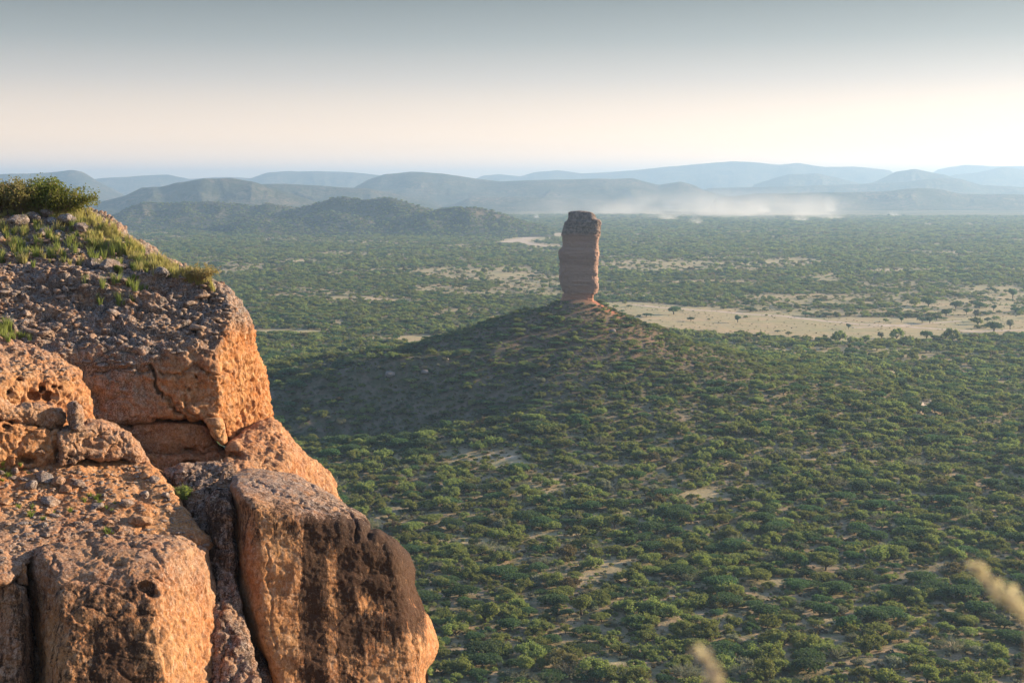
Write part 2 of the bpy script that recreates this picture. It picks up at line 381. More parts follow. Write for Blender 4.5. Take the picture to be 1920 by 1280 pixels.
rd_ = np.clip(blob(GX, GY, NX+11, NY+1, 9, 7)*1.6, 0, 1)*0.9+0.25*blob(GX, GY, NX, NY-20, 60, 45)
fattr(gm, 'open', o_*front); fattr(gm, 'pale', pl_*front*0.8); fattr(gm, 'red', np.clip(rd_, 0, 1).ravel())
fattr(gm, 'mound', np.clip(1.4*blob(GX, GY, NX-10, NY-15, 85, 70)+1.2*blob(GX, GY, NX-85, NY-50, 90, 60), 0, 1).ravel())  # mask of the darkened ground, stretched over the shaded left hollow
fattr(gm, 'far', np.clip((RR.ravel()-2600)/1500, 0, 1)*(1-0.6*o_))
link('ground', gm, kind='structure', label='wide savanna plain with sandy clearings between the bushes')

ROADS = []
def road(name, pts, width, label):
    P = [on_plain(*p) for p in pts]; V = []; n = 0; L = []
    for i in range(len(P)-1):
        for k in range(12):
            t = k/12; x = P[i][0]*(1-t)+P[i+1][0]*t; y = P[i][1]*(1-t)+P[i+1][1]*t
            L.append((x, y))
    L.append(P[-1]); L = np.array(L, float)
    ROADS.append((L, width))
    T = np.gradient(L, axis=0); T /= np.linalg.norm(T, axis=1)[:, None]; Nn = np.stack([-T[:,1], T[:,0]], -1)
    wv = width*(1+0.25*noise(np.stack([L[:,0]/15, L[:,1]/15, L[:,0]*0], -1), 4))
    cols = []
    for s in (-1, -.5, 0, .5, 1):
        q = L+Nn*(wv*s/2)[:, None]; z = terr(q[:,0], q[:,1])+0.10-0.07*abs(s)
        cols.append(np.column_stack([q, z]))
    V = np.stack(cols, 1).reshape(-1, 3); i = np.arange(len(L)*5).reshape(len(L), 5)
    Q = np.stack([i[:-1,:-1], i[:-1,1:], i[1:,1:], i[1:,:-1]], -1).reshape(-1, 4)
    me = mesh_np(name, V, Q, [M_ROAD], True)
    if me.polygons[0].normal.z < 0: me.flip_normals()
    link(name, me, kind='structure', label=label)
road('dirt_road', [(1186,571),(1250,578),(1330,583),(1400,589),(1470,592),(1540,600),(1610,607),(1680,610),(1760,616),(1830,621),(1960,619)], 7, 'pale dirt road crossing the open clearing')
road('dirt_road', [(1600,614),(1660,611),(1730,607),(1800,602)], 5, 'faint side track joining the road in the clearing')
road('dirt_road', [(948,455),(975,449),(1005,444),(1030,441),(1060,438)], 26, 'pale dirt road bending across the far plain left of the rock pillar')
road('dirt_road', [(975,451),(990,456),(1010,460),(1045,463)], 16, 'lower fork of the far dirt road left of the rock pillar')
road('footpath', [(1722,800),(1728,785),(1738,772),(1740,760)], 3, 'narrow pale path between the bushes at right')

TT('-------- far hills')
# ------------------------------------------------------------------ far hills
HILLS = [
 # name, distance, half width, ridge points, seed, label
 ('hill', 11500, 1500, [(880,340),(905,328),(935,325),(975,330),(1000,322),(1045,317),(1090,324),(1190,318),(1280,308),(1370,300),(1430,304),(1460,308),(1500,303),(1550,312),(1600,310),(1670,318),(1700,345)], 1, 'pale long mountain range on the horizon right of the pillar'),
 ('hill', 13000, 1500, [(1720,340),(1760,315),(1810,307),(1860,310),(1920,308),(2000,320),(2080,345)], 2, 'palest mountain on the horizon at far right'),
 ('hill', 10500, 1200, [(1740,345),(1790,325),(1830,322),(1880,312),(1920,316),(1990,322),(2060,345)], 3, 'pale blue hill at the right edge of the horizon'),
 ('hill', 9500, 1000, [(120,345),(190,332),(240,330),(315,325),(355,333),(400,331),(430,331),(470,333),(500,322),(545,319),(640,320),(710,326),(760,345)], 4, 'pale blue range on the horizon behind the left hills'),
 ('hill', 9000, 800, [(1400,350),(1430,340),(1450,333),(1480,324),(1530,323),(1570,332),(1610,343),(1640,352)], 5, 'rounded blue hill under the long pale range'),
 ('hill', 8600, 800, [(1600,352),(1640,340),(1680,320),(1705,317),(1712,315),(1730,318),(1770,326),(1820,345),(1850,352)], 6, 'twin topped blue hill right of the long range'),
 ('hill', 7600, 700, [(1300,360),(1330,352),(1420,350),(1560,346),(1640,343),(1700,340),(1760,332),(1800,334),(1840,346),(1920,350),(2080,356)], 7, 'low blue bench along the horizon at right'),
 ('hill', 7000, 900, [(-140,345),(-60,330),(0,325),(60,322),(115,318),(135,316),(155,320),(185,340),(215,355),(240,370),(280,385)], 8, 'steep blue hill behind the grassy cliff top at far left'),
 ('hill', 6300, 1000, [(560,375),(640,362),(660,353),(690,335),(720,325),(770,320),(830,324),(880,331),(940,338),(1000,337),(1100,334),(1150,334),(1185,331),(1215,340),(1235,345),(1275,339),(1300,345),(1320,355),(1360,366),(1420,372)], 9, 'broad dark blue hill behind the rock pillar'),
 ('hill', 5600, 500, [(1330,372),(1420,362),(1560,360),(1660,358),(1700,352),(1750,352),(1800,362),(1920,364),(2080,368)], 10, 'low dark ridge in the haze at right'),
 ('hill', 5300, 500, [(820,390),(850,383),(880,371),(960,368),(1050,370),(1100,375),(1180,384),(1250,392)], 11, 'hazy low spur in front of the broad hill'),
 ('hill', 5000, 550, [(400,350),(440,348),(496,344),(534,343),(586,346),(637,350),(690,352),(740,362),(800,378),(840,392)], 12, 'long flat hill behind the second left ridge'),
 ('hill', 4300, 480, [(100,400),(180,380),(235,365),(265,350),(300,349),(329,340),(385,333),(436,331),(479,340),(504,350),(545,362),(600,380),(650,395)], 13, 'brown topped hill in the second row at left'),
 ('hill', 3000, 300, [(120,420),(205,408),(235,392),(265,379),(321,380),(393,376),(453,382),(479,386),(500,380),(551,388),(600,402),(660,420)], 14, 'dark nearer hill at the foot of the left hills'),
 ('hill', 2750, 290, [(430,412),(500,400),(551,392),(585,382),(624,368),(650,367),(675,372),(731,368),(778,382),(812,392),(850,402),(900,418)], 15, 'nearest twin topped hill with bushes along its crest'),
 ('hill', 2600, 200, [(740,410),(790,400),(830,390),(850,387),(897,388),(927,395),(970,411),(1000,419),(1040,430)], 16, 'low nearest hill tapering down towards the pillar'),
 ('hill', 2200, 110, [(380,472),(410,464),(440,458),(470,458),(500,464),(540,472)], 17, 'small dark mound on the plain at left'),
]
hill_samples = []
for name, D, Wd, pts, seed, label in HILLS:
    px = np.array([p[0] for p in pts], float); py = np.array([p[1] for p in pts], float)
    n = int(min(420, max(80, (px[-1]-px[0])/2.2))); m = 44
    q = np.linspace(px[0], px[-1], n)
    yy = np.interp(q, px, py)
    k = np.array([1, 4, 6, 4, 1.])/16; yy = np.convolve(np.pad(yy, 2, mode='edge'), k, 'valid')
    pos = at_depth(q, yy, D); X0 = pos[:,0]; H = pos[:,2]
    H = np.clip(H, 0, None)*np.clip(np.minimum(np.arange(n), np.arange(n)[::-1])/6, 0, 1)**.7
    tt = np.linspace(-1, 1, m)
    Xg, Tg = np.meshgrid(X0, tt)
    wig = Wd*0.25*n2(Xg, Tg*0, Wd*0.8, seed+60, 2)
    Yg = D+Tg*Wd+wig*(1-Tg*Tg)
    prof = (1-np.abs(Tg))
    prof = prof**1.15*(1.0+0.25*prof*(1-prof)*4*0.4)
    rn = fbm(np.stack([Xg.ravel()/(Wd*0.38), Yg.ravel()/(Wd*0.9), Xg.ravel()*0+seed], -1), 4, seed+30, True).reshape(Xg.shape)
    cut = 1.15*(1-rn)*0.5*np.clip(np.abs(Tg)*3.5, 0, 1)
    base = terr(Xg, Yg)
    Zg = H[None, :]*prof*(1-cut)
    Zg = np.where(prof <= 0.001, -25, Zg); Zg = np.maximum(Zg, base-25*(Zg < 1.5))
    Xg = Xg*(Yg/D)
    V = np.stack([Xg, Yg, Zg], -1).reshape(-1, 3); i = np.arange(n*m).reshape(m, n)
    Q = np.stack([i[:-1,:-1], i[:-1,1:], i[1:,1:], i[1:,:-1]], -1).reshape(-1, 4)
    me = mesh_np(name, V, Q, [M_HILL], True)
    link(name, me, kind='structure', label=label)
    if D < 3200:
        cnt = {14: 2300, 15: 2300, 16: 1500, 17: 160}[seed]
        a = RNG.rand(cnt)*(n-1.01); b = RNG.rand(cnt)*(m*0.56)
        ia = a.astype(int); ib = b.astype(int); fa = (a-ia)[:, None]; fb = (b-ib)[:, None]
        G = np.stack([Xg, Yg, Zg], -1)
        pnt = G[ib, ia]*(1-fa)*(1-fb)+G[ib, ia+1]*fa*(1-fb)+G[ib+1, ia]*(1-fa)*fb+G[ib+1, ia+1]*fa*fb
        hill_samples.append(pnt[pnt[:,2] > 1])

TT('-- the rock pillar')
# ------------------------------------------------------------------ the rock pillar
def pillar():
    # outline read off the photograph: y, left x, right x
    T = [(396,1072,1100),(398,1068,1108),(403,1067,1114),(410,1066,1118),(413,1065,1125),(418,1060,1126),(426,1057,1125),(434,1055,1125),(441,1054,1124),(448,1055,1122),
         (456,1056,1121),(463,1055,1121),(467,1050,1122),(474,1048,1123),(482,1048,1122),(490,1050,1121),(500,1050,1120),(512,1049,1120),(524,1049,1121),(534,1051,1122),
         (541,1054,1121),(546,1056,1120),(549,1058,1119)]
    T2 = [(549,1058,1117),(552,1055,1112),(556,1055,1111),(561,1053,1112),(566,1051,1113),(580,1048,1117)]
    root = thing('rock_pillar', 'tall reddish rock pillar with a dark cap standing alone on the mound', 'rock pillar', (NX, NY, NZ))
    mr = M_PILLAR
    def ring_mesh(tab, name, rows, lo, hi, amp, seed):
        yy = np.array([r[0] for r in tab], float); L = np.array([r[1] for r in tab], float); Rr = np.array([r[2] for r in tab], float)
        ys = np.linspace(lo, hi, rows); l = np.interp(ys, yy, L); r = np.interp(ys, yy, Rr)
        m = 150; th = np.linspace(0, 2*math.pi, m, endpoint=False)
        V = []
        for j, y in enumerate(ys):
            pl_ = at_depth(l[j], y, NEEDLE_D); pr_ = at_depth(r[j], y, NEEDLE_D)
            cx = (pl_[0]+pr_[0])/2-NX; hw = (pr_[0]-pl_[0])/2; z = pl_[2]-NZ
            c, s = np.cos(th), np.sin(th); e = 0.32
            sx = np.sign(c)*np.abs(c)**e; sy = np.sign(s)*np.abs(s)**0.55
            V.append(np.stack([cx+hw*sx, hw*0.72*sy, np.full(m, z)], -1))
        V = np.array(V)
        P = V.reshape(-1, 3)
        ctr = V.mean(1, keepdims=True); rad = V-ctr; rad[..., 2] = 0; rad = rad/np.linalg.norm(rad, axis=-1, keepdims=True)
        strata = noise(np.stack([P[:,0]*0.05, P[:,1]*0.05, P[:,2]*1.1], -1), seed)*0.45+noise(np.stack([P[:,0]*0.15, P[:,1]*0.15, P[:,2]*2.6], -1), seed+1)*0.22
        cr, ce = cells(P*np.array([.55, .55, .75])+0.4*noise(P*.8, 6)[:, None], seed+11)
        d = amp*(fbm(P*np.array([.5, .5, .3]), 4, seed+3)*0.38+strata*0.5+fbm(P*1.6, 3, seed+5, True)*0.2+0.9*(cr-.5)-0.35*np.exp(-(ce/.05)**2)-0.9*np.exp(-((np.arctan2(P[:,1], P[:,0])+1.75+.08*noise(P*.5, 2))/.035)**2))
        V = V+rad*d.reshape(V.shape[:2])[..., None]
        top = V[0].mean(0)+np.array([0, 0, 0.25]); bot = V[-1].mean(0)
        P = np.vstack([V.reshape(-1, 3), top, bot]); i = np.arange(rows*m).reshape(rows, m); nx_ = np.roll(i, -1, 1)
        Q = np.stack([i[:-1], i[1:], nx_[1:], nx_[:-1]], -1).reshape(-1, 4)
        tr = np.concatenate([np.stack([i[0], nx_[0], np.full(m, rows*m)], -1), np.stack([nx_[-1], i[-1], np.full(m, rows*m+1)], -1)])
        me = mesh_np(name, P, [Q, tr], [mr], True)
        fattr(me, 'cap', np.clip((P[:,2]-zcap)/1.2+0.5*noise(P*0.6, 8), 0, 1))
        fattr(me, 'foot', np.clip(1-(P[:,2]-0.6)/2.5, 0, 1))
        return me
    zcap = HC+float(ray(0, 441)[1])*NEEDLE_D-NZ
    link('cap_rock', ring_mesh(T, 'cap_rock', 60, 396, 442, 0.8, 3), root, label='dark grey rough cap rock')
    link('shaft', ring_mesh(T, 'shaft', 120, 440, 549, 0.5, 5), root)
    link('pedestal', ring_mesh(T2, 'pedestal', 36, 547, 580, 0.6, 9), root, label='narrow orange foot of the pillar')
M_PILLAR, t, b = mat('banded_pillar_rock', 0.9, 0.2)
P = N(t, 'ShaderNodeNewGeometry').outputs['Position']
c = mix(t, ramp(t, tex(t, 0.9, P, 5, 0.6, vscale=(0.08, 0.08, 1)), [(0.38, 0), (0.6, 1)]), (0.42, 0.265, 0.205), (0.345, 0.22, 0.172))
c = mix(t, ramp(t, tex(t, 1.2, P, 6, 0.7), [(0.45, 0), (0.68, 0.6)]), c, (0.42, 0.29, 0.22))
c = mix(t, attr(t, 'cap'), c, mix(t, ramp(t, tex(t, 0.8, P, 6, 0.75), [(0.42, 0), (0.58, 1)]), (0.13, 0.10, 0.09), (0.34, 0.26, 0.22)))
c = mix(t, attr(t, 'foot'), c, (0.44, 0.22, 0.135))
t.links.new(c, b.inputs['Base Color'])
bump(t, b, tex(t, 1.8, P, 7, 0.75, vscale=(0.5, 0.5, 1)), 1.0, 0.7)
pillar()

TT('----- the cliff in')
# ------------------------------------------------------------------ the cliff in the foreground
def poly_sdf(qx, qy, poly):
    d = np.full(qx.shape, 1e18); n = len(poly)
    for i in range(n):
        (x1, y1), (x2, y2) = poly[i], poly[(i+1) % n]
        ex, ey = x2-x1, y2-y1; wx, wy = qx-x1, qy-y1
        t = np.clip((wx*ex+wy*ey)/(ex*ex+ey*ey+1e-9), 0, 1)
        d = np.minimum(d, (wx-ex*t)**2+(wy-ey*t)**2)
    return np.sqrt(d)*np.where(inpoly(qx, qy, poly), -1, 1)
def smax(a, b, k):
    h = np.clip(0.5+0.5*(a-b)/k, 0, 1); return b*(1-h)+a*h+k*h*(1-h)
def surface_nets(f):
    nx, ny, nz = f.shape; s = f < 0
    cs = [s[i:nx-1+i, j:ny-1+j, k:nz-1+k] for i in (0, 1) for j in (0, 1) for k in (0, 1)]
    tot = sum(c.astype(np.int8) for c in cs); act = (tot > 0) & (tot < 8)
    I = np.argwhere(act); vid = np.full(act.shape, -1, np.int64); vid[act] = np.arange(len(I))
    acc = np.zeros((len(I), 3)); cnt = np.zeros(len(I))
    corners = [(i, j, k) for i in (0, 1) for j in (0, 1) for k in (0, 1)]
    for a in corners:
        for b in corners:
            if sum(abs(a[q]-b[q]) for q in range(3)) != 1 or a > b: continue
            fa = f[I[:,0]+a[0], I[:,1]+a[1], I[:,2]+a[2]]; fb = f[I[:,0]+b[0], I[:,1]+b[1], I[:,2]+b[2]]
            m = (fa < 0) != (fb < 0); t = np.where(m, fa/np.where(m, fa-fb, 1), 0)
            p = np.array(a)[None]+t[:, None]*(np.array(b)-np.array(a))[None]
            acc += p*m[:, None]; cnt += m
    V = I+acc/cnt[:, None]
    Fs = []
    for ax in range(3):
        sl0 = [slice(None)]*3; sl1 = [slice(None)]*3; sl0[ax] = slice(0, -1); sl1[ax] = slice(1, None)
        a, b = s[tuple(sl0)], s[tuple(sl1)]
        E = np.argwhere(a != b); o1, o2 = [q for q in range(3) if q != ax]
        ok = (E[:,o1] > 0) & (E[:,o2] > 0) & (E[:,o1] < f.shape[o1]-1) & (E[:,o2] < f.shape[o2]-1); E = E[ok]
        def g(d1, d2):
            e = E.copy(); e[:,o1] -= d1; e[:,o2] -= d2; return vid[e[:,0], e[:,1], e[:,2]]
        q = np.stack([g(1, 1), g(0, 1), g(0, 0), g(1, 0)], -1)
        fl = a[E[:,0], E[:,1], E[:,2]]
        if ax == 1: fl = ~fl
        q[~fl] = q[~fl][:, ::-1]; Fs.append(q)
    return V, np.concatenate(Fs)
PXM = 0.0141     # metres per picture pixel at the cliff
cliff_bvh = []
def rock(name, poly, planes, parent=None, T=2.5, k=0.35, holes=(), step=4.0, big=0.16, mid=0.06, strata=0.03, flute=0.0, pebble=0.0, pits=0.0,
         grey=0.3, stain=0.0, material=None, seed=1, refine=True, kp=0.25, cracks=(), blocky=0.05, **props):
    poly = np.array(poly, float); m = 6*step
    x0, x1, y0, y1 = poly[:,0].min()-m, poly[:,0].max()+m, poly[:,1].min()-m, poly[:,1].max()+m
    gx = np.arange(x0, x1, step); gy = np.arange(y0, y1, step)
    QX, QY = np.meshgrid(gx, gy, indexing='ij')
    Ps = poly_sdf(QX, QY, [tuple(p) for p in poly])*PXM
    Ff = None
    for (ax_, ay_, d0, gxx, gyy) in planes:      # depth d0 at (ax,ay), + per 100 px to the right, + per 100 px up
        pl = d0+gxx*(QX-ax_)/100+gyy*(ay_-QY)/100
        pl = pl
        Ff = pl if Ff is None else smax(Ff, pl, kp)
    ins = Ps < 0.05
    wmin = Ff[ins].min()-0.5; wmax = min(Ff[ins].max()+T, wmin+14)+0.3
    gw = np.arange(wmin, wmax, step*PXM)
    Wg = gw[None, None, :]
    slope = np.sqrt(1+(np.gradient(Ff, step*PXM, axis=0))**2+(np.gradient(Ff, step*PXM, axis=1))**2)
    f = (Ff[..., None]-Wg)/slope[..., None]
    f = smax(f, Ps[..., None], k)
    back = (Wg-Ff[..., None]-T)/slope[..., None]
    f = smax(f, back, 0.3)
    f[:, :, -1] = np.maximum(f[:, :, -1], 0.02)
    for (hx, hy, rx, ry, dp) in holes:
        i = int((hx-x0)/step); j = int((hy-y0)/step); wc = Ff[min(max(i, 0), len(gx)-1), min(max(j, 0), len(gy)-1)]
        e = np.sqrt(((QX-hx)/rx)[..., None]**2+((QY-hy)/ry)[..., None]**2+((Wg-wc)/dp)**2)
        f = smax(f, (1-e)*min(rx, ry)*PXM, 0.05)
    V, Fq = surface_nets(f.astype(np.float32))
    ppx = x0+V[:,0]*step; ppy = y0+V[:,1]*step; D = wmin+V[:,2]*step*PXM
    me = mesh_np(name, at_depth(ppx, ppy, D), Fq, [material or M_ROCK], True)
    if refine:
        o = bpy.data.objects.new('tmp', me); C.objects.link(o)
        md = o.modifiers.new('s', 'SUBSURF'); md.levels = 1; md.render_levels = 1
        dg = bpy.context.evaluated_depsgraph_get(); me2 = bpy.data.meshes.new_from_object(o.evaluated_get(dg), depsgraph=dg)
        bpy.data.objects.remove(o); bpy.data.meshes.remove(me); me = me2; me.name = name
    n = len(me.vertices); V = np.empty(n*3, np.float32); me.vertices.foreach_get('co', V); V = V.reshape(-1, 3).astype(float)
    def normals():
        Nn = np.empty(n*3, np.float32); me.vertices.foreach_get('normal', Nn); return Nn.reshape(-1, 3).astype(float)
    Nn = normals()
    # outward is away from the rock's inside
    ctr = V.mean(0)
    if ((V-ctr)*Nn).sum(1).mean() < 0: me.flip_normals(); Nn = normals()
    px, py = project(V[:,0], V[:,1], V[:,2])
    def zone(z): return z(px, py) if callable(z) else np.full(n, float(z))
    vd = V-np.array([0, 0, HC]); vd /= np.linalg.norm(vd, axis=1)[:, None]
    fr = np.where((vd*Nn).sum(1) < 0.35)[0]          # fine relief only where the rock can be looked at
    VA, NA, pxa, pya = V, Nn, px, py
    dA = 0.0*V[:,0]; dA[:] = big*noise(V/1.7+seed*3.1, seed)
    V = VA[fr]; n_all = n; n = len(fr); px, py = pxa[fr], pya[fr]
    d = big*fbm(V/1.7+seed*3.1, 3, seed)+big*0.5*(fbm(V/0.9+seed, 3, seed+40, True)-0.3)
    d = d+mid*fbm(V/0.42+seed, 4, seed+10)-mid*0.8*np.clip(fbm(V/0.55, 3, seed+14, True)-0.55, 0, 1)*3
    tilt = V[:,2]+0.12*V[:,0]+0.15*noise(V/2.0, 77)
    d = d+zone(strata)*(noise(np.stack([V[:,0]/1.6, V[:,1]/1.6, tilt/0.22], -1), seed+20)+0.6*noise(np.stack([V[:,0]/1.2, V[:,1]/1.2, tilt/0.09], -1), seed+21))
    fz = zone(flute)
    if fz.max() > 0: d = d+fz*fbm(np.stack([V[:,0]/0.16, V[:,1]/0.16, V[:,2]/1.1], -1), 3, seed+25, True)
    pz = zone(pebble)
    if pz.max() > 0:
        q = np.where(pz > 0.02)[0]; w1 = worley(V[q]/0.22, seed+2); w2 = worley(V[q]/0.11, seed+3)
        d[q] += pz[q]*(0.075*(0.55-w1)+0.035*(0.5-w2))
    hz = zone(pits)
    if hz.max() > 0:
        q = np.where(hz > 0.02)[0]; w = worley(V[q]/0.55, seed+7); pk = noise(V[q]/0.9, seed+8)
        d[q] -= hz[q]*0.22*np.clip(0.33-w, 0, 1)*3*(pk > -0.1)
        w = worley(V[q]/0.2, seed+17); d[q] -= hz[q]*0.05*np.clip(0.4-w, 0, 1)*3
    bz = zone(blocky)
    if bz.max() > 0:
        wv = V+0.16*np.stack([noise(V/.5, 81), noise(V/.5, 82), noise(V/.5, 83)], -1)+0.04*noise(V/.12, 84)[:, None]
        cr, ce = cells(wv/np.array([.95, .95, .42])+seed, seed+50); c2_, ce2 = cells(wv/np.array([.34, .34, .17])+seed, seed+51)
        d = d+bz*((cr-.5)*1.1-0.55*np.exp(-(ce/.05)**2))+bz*0.42*((c2_-.5)*1.1-0.4*np.exp(-(ce2/.06)**2))
    d = d+0.012*fbm(V/0.10, 2, seed+30)
    for (cw, cd, line) in cracks:                    # half width in px, depth in m, points
        jx = px+11*noise(V/0.5, 91)+5*noise(V/0.14, 92); jy = py+11*noise(V/0.5, 93)+5*noise(V/0.14, 94); best = np.full(n, 1e9)
        for (xa, ya), (xb, yb) in zip(line[:-1], line[1:]):
            ex, ey = xb-xa, yb-ya; t = np.clip(((jx-xa)*ex+(jy-ya)*ey)/(ex*ex+ey*ey), 0, 1)
            best = np.minimum(best, np.hypot(jx-xa-ex*t, jy-ya-ey*t))
        d = d-cd*np.exp(-(best/cw)**2)
    dA[fr] = d; d = dA; V, n, px, py = VA, n_all, pxa, pya
    V = V+Nn*d[:, None]
    me.vertices.foreach_set('co', V.astype(np.float32).ravel()); me.update()
    fattr(me, 'grey', np.clip(zone(grey), 0, 1)); fattr(me, 'stain', np.clip(zone(stain), 0, 1))
    o = link(name, me, parent, **props)
    tri = np.empty(len(me.polygons)*4, np.int32) if all(True for _ in ()) else None
    cliff_bvh.append(o)
    return o
def sm(a, lo, hi):
    t = np.clip((a-lo)/(hi-lo), 0, 1); return t*t*(3-2*t)
cliff = bpy.data.objects.new('cliff', None); C.objects.link(cliff); cliff['kind'] = 'structure'
cliff['label'] = 'orange and grey sandstone cliff filling the left foreground'
# upper buttress with the grassy shoulder
rock('upper_buttress', [(-90,372),(60,380),(165,396),(215,420),(250,452),(300,484),(350,506),(398,532),(430,550),(455,585),(466,625),(472,660),(488,700),(498,745),(505,778),
      (502,796),(480,804),(462,812),(440,820),(432,834),(424,822),(418,800),(378,789),(330,787),(230,794),(-90,805)],
     [(405,750,39.0,0.35,0.12),(412,750,39.03,3.5,0.25),(300,655,38.75,0.35,1.75),(150,500,41.3,0.3,4.2)],
     cliff, T=3.5, k=0.22, kp=0.18, blocky=lambda x, y: 0.05+0.09*(1-sm(y, 610, 690))*(1-sm(x, 405, 430)), big=0.20, mid=0.08,
     holes=[(175,792,14,6,.5),(262,796,9,6,.4),(235,794,7,5,.4),(300,786,14,5,.4),(345,787,20,4,.5),(366,707,4,4,.2),(354,730,3,3,.2),(282,660,3,3,.15),(318,747,3,3,.15)],
     strata=lambda x, y: (0.05+0.09*(1-sm(y, 600, 680)))*(1-sm(x, 405, 440)),
     cracks=[(3, .28, [(283,690),(290,722),(312,740),(326,768),(350,784)]),(2.5, .10, [(200,600),(260,640),(300,632),(400,640)]),(3, .12, [(60,560),(150,575),(230,560),(300,592)]),(3, .12, [(180,700),(240,690),(284,700)]),
             (2.5, .10, [(300,700),(360,690),(410,700)]),(3, .12, [(20,520),(90,530),(190,560)]),(2.5, .10, [(100,620),(180,640),(260,665)]),(2.5, .1, [(345,745),(360,772),(378,786)]),(3, .10, [(220,575),(330,590),(380,575)]),(3, .1, [(450,590),(455,660),(470,720)])],
     flute=lambda x, y: 0.11*sm(x, 400, 430)*sm(y, 560, 620),
     pebble=lambda x, y: np.clip(1.1-sm(y, 640, 730)+0.5*sm(x, 400, 430), 0, 1.1),
     pits=lambda x, y: 0.5*sm(x, 400, 430),
     grey=lambda x, y: np.clip(0.88*(1-sm(y, 600+0.10*(400-x), 720))+0.55*(1-sm(x, 250, 330))+0.18-0.9*sm(x, 402, 425)*sm(y, 575, 640), 0, 1),
     stain=0.12, seed=1)
# the course below the long crack
rock('lower_course', [(185,790),(230,797),(300,791),(378,792),(392,806),(404,830),(418,842),(410,852),(360,856),(290,852),(240,848),(200,830)],
     [(400,820,39.25,0.35,0.05),(400,840,39.3,0.35,-0.5)], cliff, T=3, k=0.2, mid=0.03, big=0.08, holes=[(357,842,16,7,.3),(245,800,8,5,.4)], grey=lambda x, y: 0.35+0.4*(1-sm(x, 230, 300)), seed=2, flute=0.02)
rock('lower_course', [(215,846),(290,850),(360,852),(420,846),(450,852),(470,870),(475,900),(400,905),(330,892),(280,905),(240,890)],
     [(400,880,38.95,0.4,0.35),(430,870,38.95,0.9,0.9)], cliff, T=3, k=0.22, mid=0.05, big=0.12, holes=[(357,868,16,7,.45),(395,868,8,5,.3)], grey=0.25, seed=3, pits=0.4)
# wedge stone under the nose of the buttress
wd = rock('wedge_stone', [(381,785),(415,783),(421,800),(428,832),(419,834),(402,822),(392,806)], [(400,800,38.55,-0.2,0),(412,800,38.55,1.8,0)], None, T=1.2, k=0.12, big=0.05, mid=0.03, grey=0.15, seed=4, step=3,
     label='small pale orange block wedged under the nose of the upper cliff', category='rock')
# ridge falling away behind
rock('right_shoulder', [(424,846),(436,826),(462,810),(490,797),(508,792),(522,800),(540,822),(562,846),(590,868),(612,888),(626,908),(627,926),(650,960),(640,1000),(430,1000),(420,880)],
     [(480,860,38.6,0.9,2.1),(560,900,39.4,3.6,1.2)], cliff, T=3, k=0.25, big=0.16, mid=0.06, holes=[(569,829,6,9,.35),(551,822,5,7,.25),(440,852,26,9,.5),(446,862,12,5,.5)], grey=0.3, seed=5, flute=0.035, pits=0.35, pebble=0.2)
# left blocks of the middle ledge
rock('left_block', [(-90,592),(0,630),(60,650),(112,668),(150,698),(166,735),(176,792),(150,806),(110,814),(60,818),(-90,800)],
     [(100,760,36.1,1.25,0.2),(60,715,35.6,0.9,2.2)], cliff, T=2.6, k=0.28, kp=0.3, big=0.16, mid=0.09,
     strata=0.07, holes=[(35,713,11,6,.35),(62,740,16,9,.45),(78,728,8,8,.4),(100,724,5,4,.3),(111,726,3,3,.25),(88,742,9,7,.4),(20,735,7,5,.3)],
     grey=lambda x, y: 0.15+0.5*(1-sm(y, 640, 730)), pebble=lambda x, y: 0.55*(1-sm(y, 650, 740))+0.15, pits=0.7, seed=6)
rock('left_block', [(-90,742),(0,744),(28,762),(60,757),(100,758),(118,772),(121,792),(112,812),(85,806),(45,796),(-90,778)],
     [(60,780,34.75,0.9,0.4),(60,796,34.8,0.9,-0.6)], cliff, T=2.2, k=0.22, big=0.10, mid=0.07, grey=0.45, seed=7, pits=0.4, step=3)
rock('left_block', [(-90,775),(45,792),(112,806),(112,874),(60,884),(-90,880)], [(60,830,34.7,0.8,-0.1)], cliff, T=2.5, k=0.25, big=0.14, mid=0.09, grey=0.12, seed=8, pits=0.9,
     holes=[(52,862,22,9,.4),(12,800,8,4,.3)])
rock('ledge_block', [(106,806),(126,800),(160,790),(190,786),(212,797),(243,812),(262,834),(280,866),(262,872),(236,862),(196,864),(162,860),(140,872),(110,874)],
     [(150,840,35.15,0.75,0.25),(200,815,35.2,0.6,2.0),(240,840,35.55,2.4,0.6)], cliff, T=2.4, k=0.24, big=0.12, mid=0.09, grey=0.55, stain=lambda x, y: 0.35*sm(y, 820, 870)*(x < 170)+0.1, seed=9, pits=0.8, step=3)
rock('standing_stone', [(127,757),(140,752),(152,759),(156,800),(150,810),(129,807)], [(140,780,35.1,-0.3,0.1),(148,780,35.1,2.5,0)], None, T=0.8, k=0.1, big=0.04, mid=0.04, grey=0.75, stain=0.3, seed=10, step=2.5,
     label='small dark upright stone standing on the sunlit middle ledge', category='rock')
# rubble slope under the ledge
rock('rubble_slope', [(-90,860),(110,862),(200,866),(275,864),(300,884),(326,915),(345,955),(368,985),(396,1010),(398,1030),(350,1016),(300,1010),(200,1008),(150,1014),(90,1024),(60,1050),(20,1095),(-90,1110)],
     [(150,1010,32.6,0.45,1.95),(350,1000,33.6,2.4,1.8)], cliff, T=2.5, k=0.2, big=0.16, mid=0.06, blocky=0.03, pebble=0.3, grey=lambda x, y: 0.15+0.45*sm(y, 930, 1010)*(x < 250), seed=11, strata=0.03)
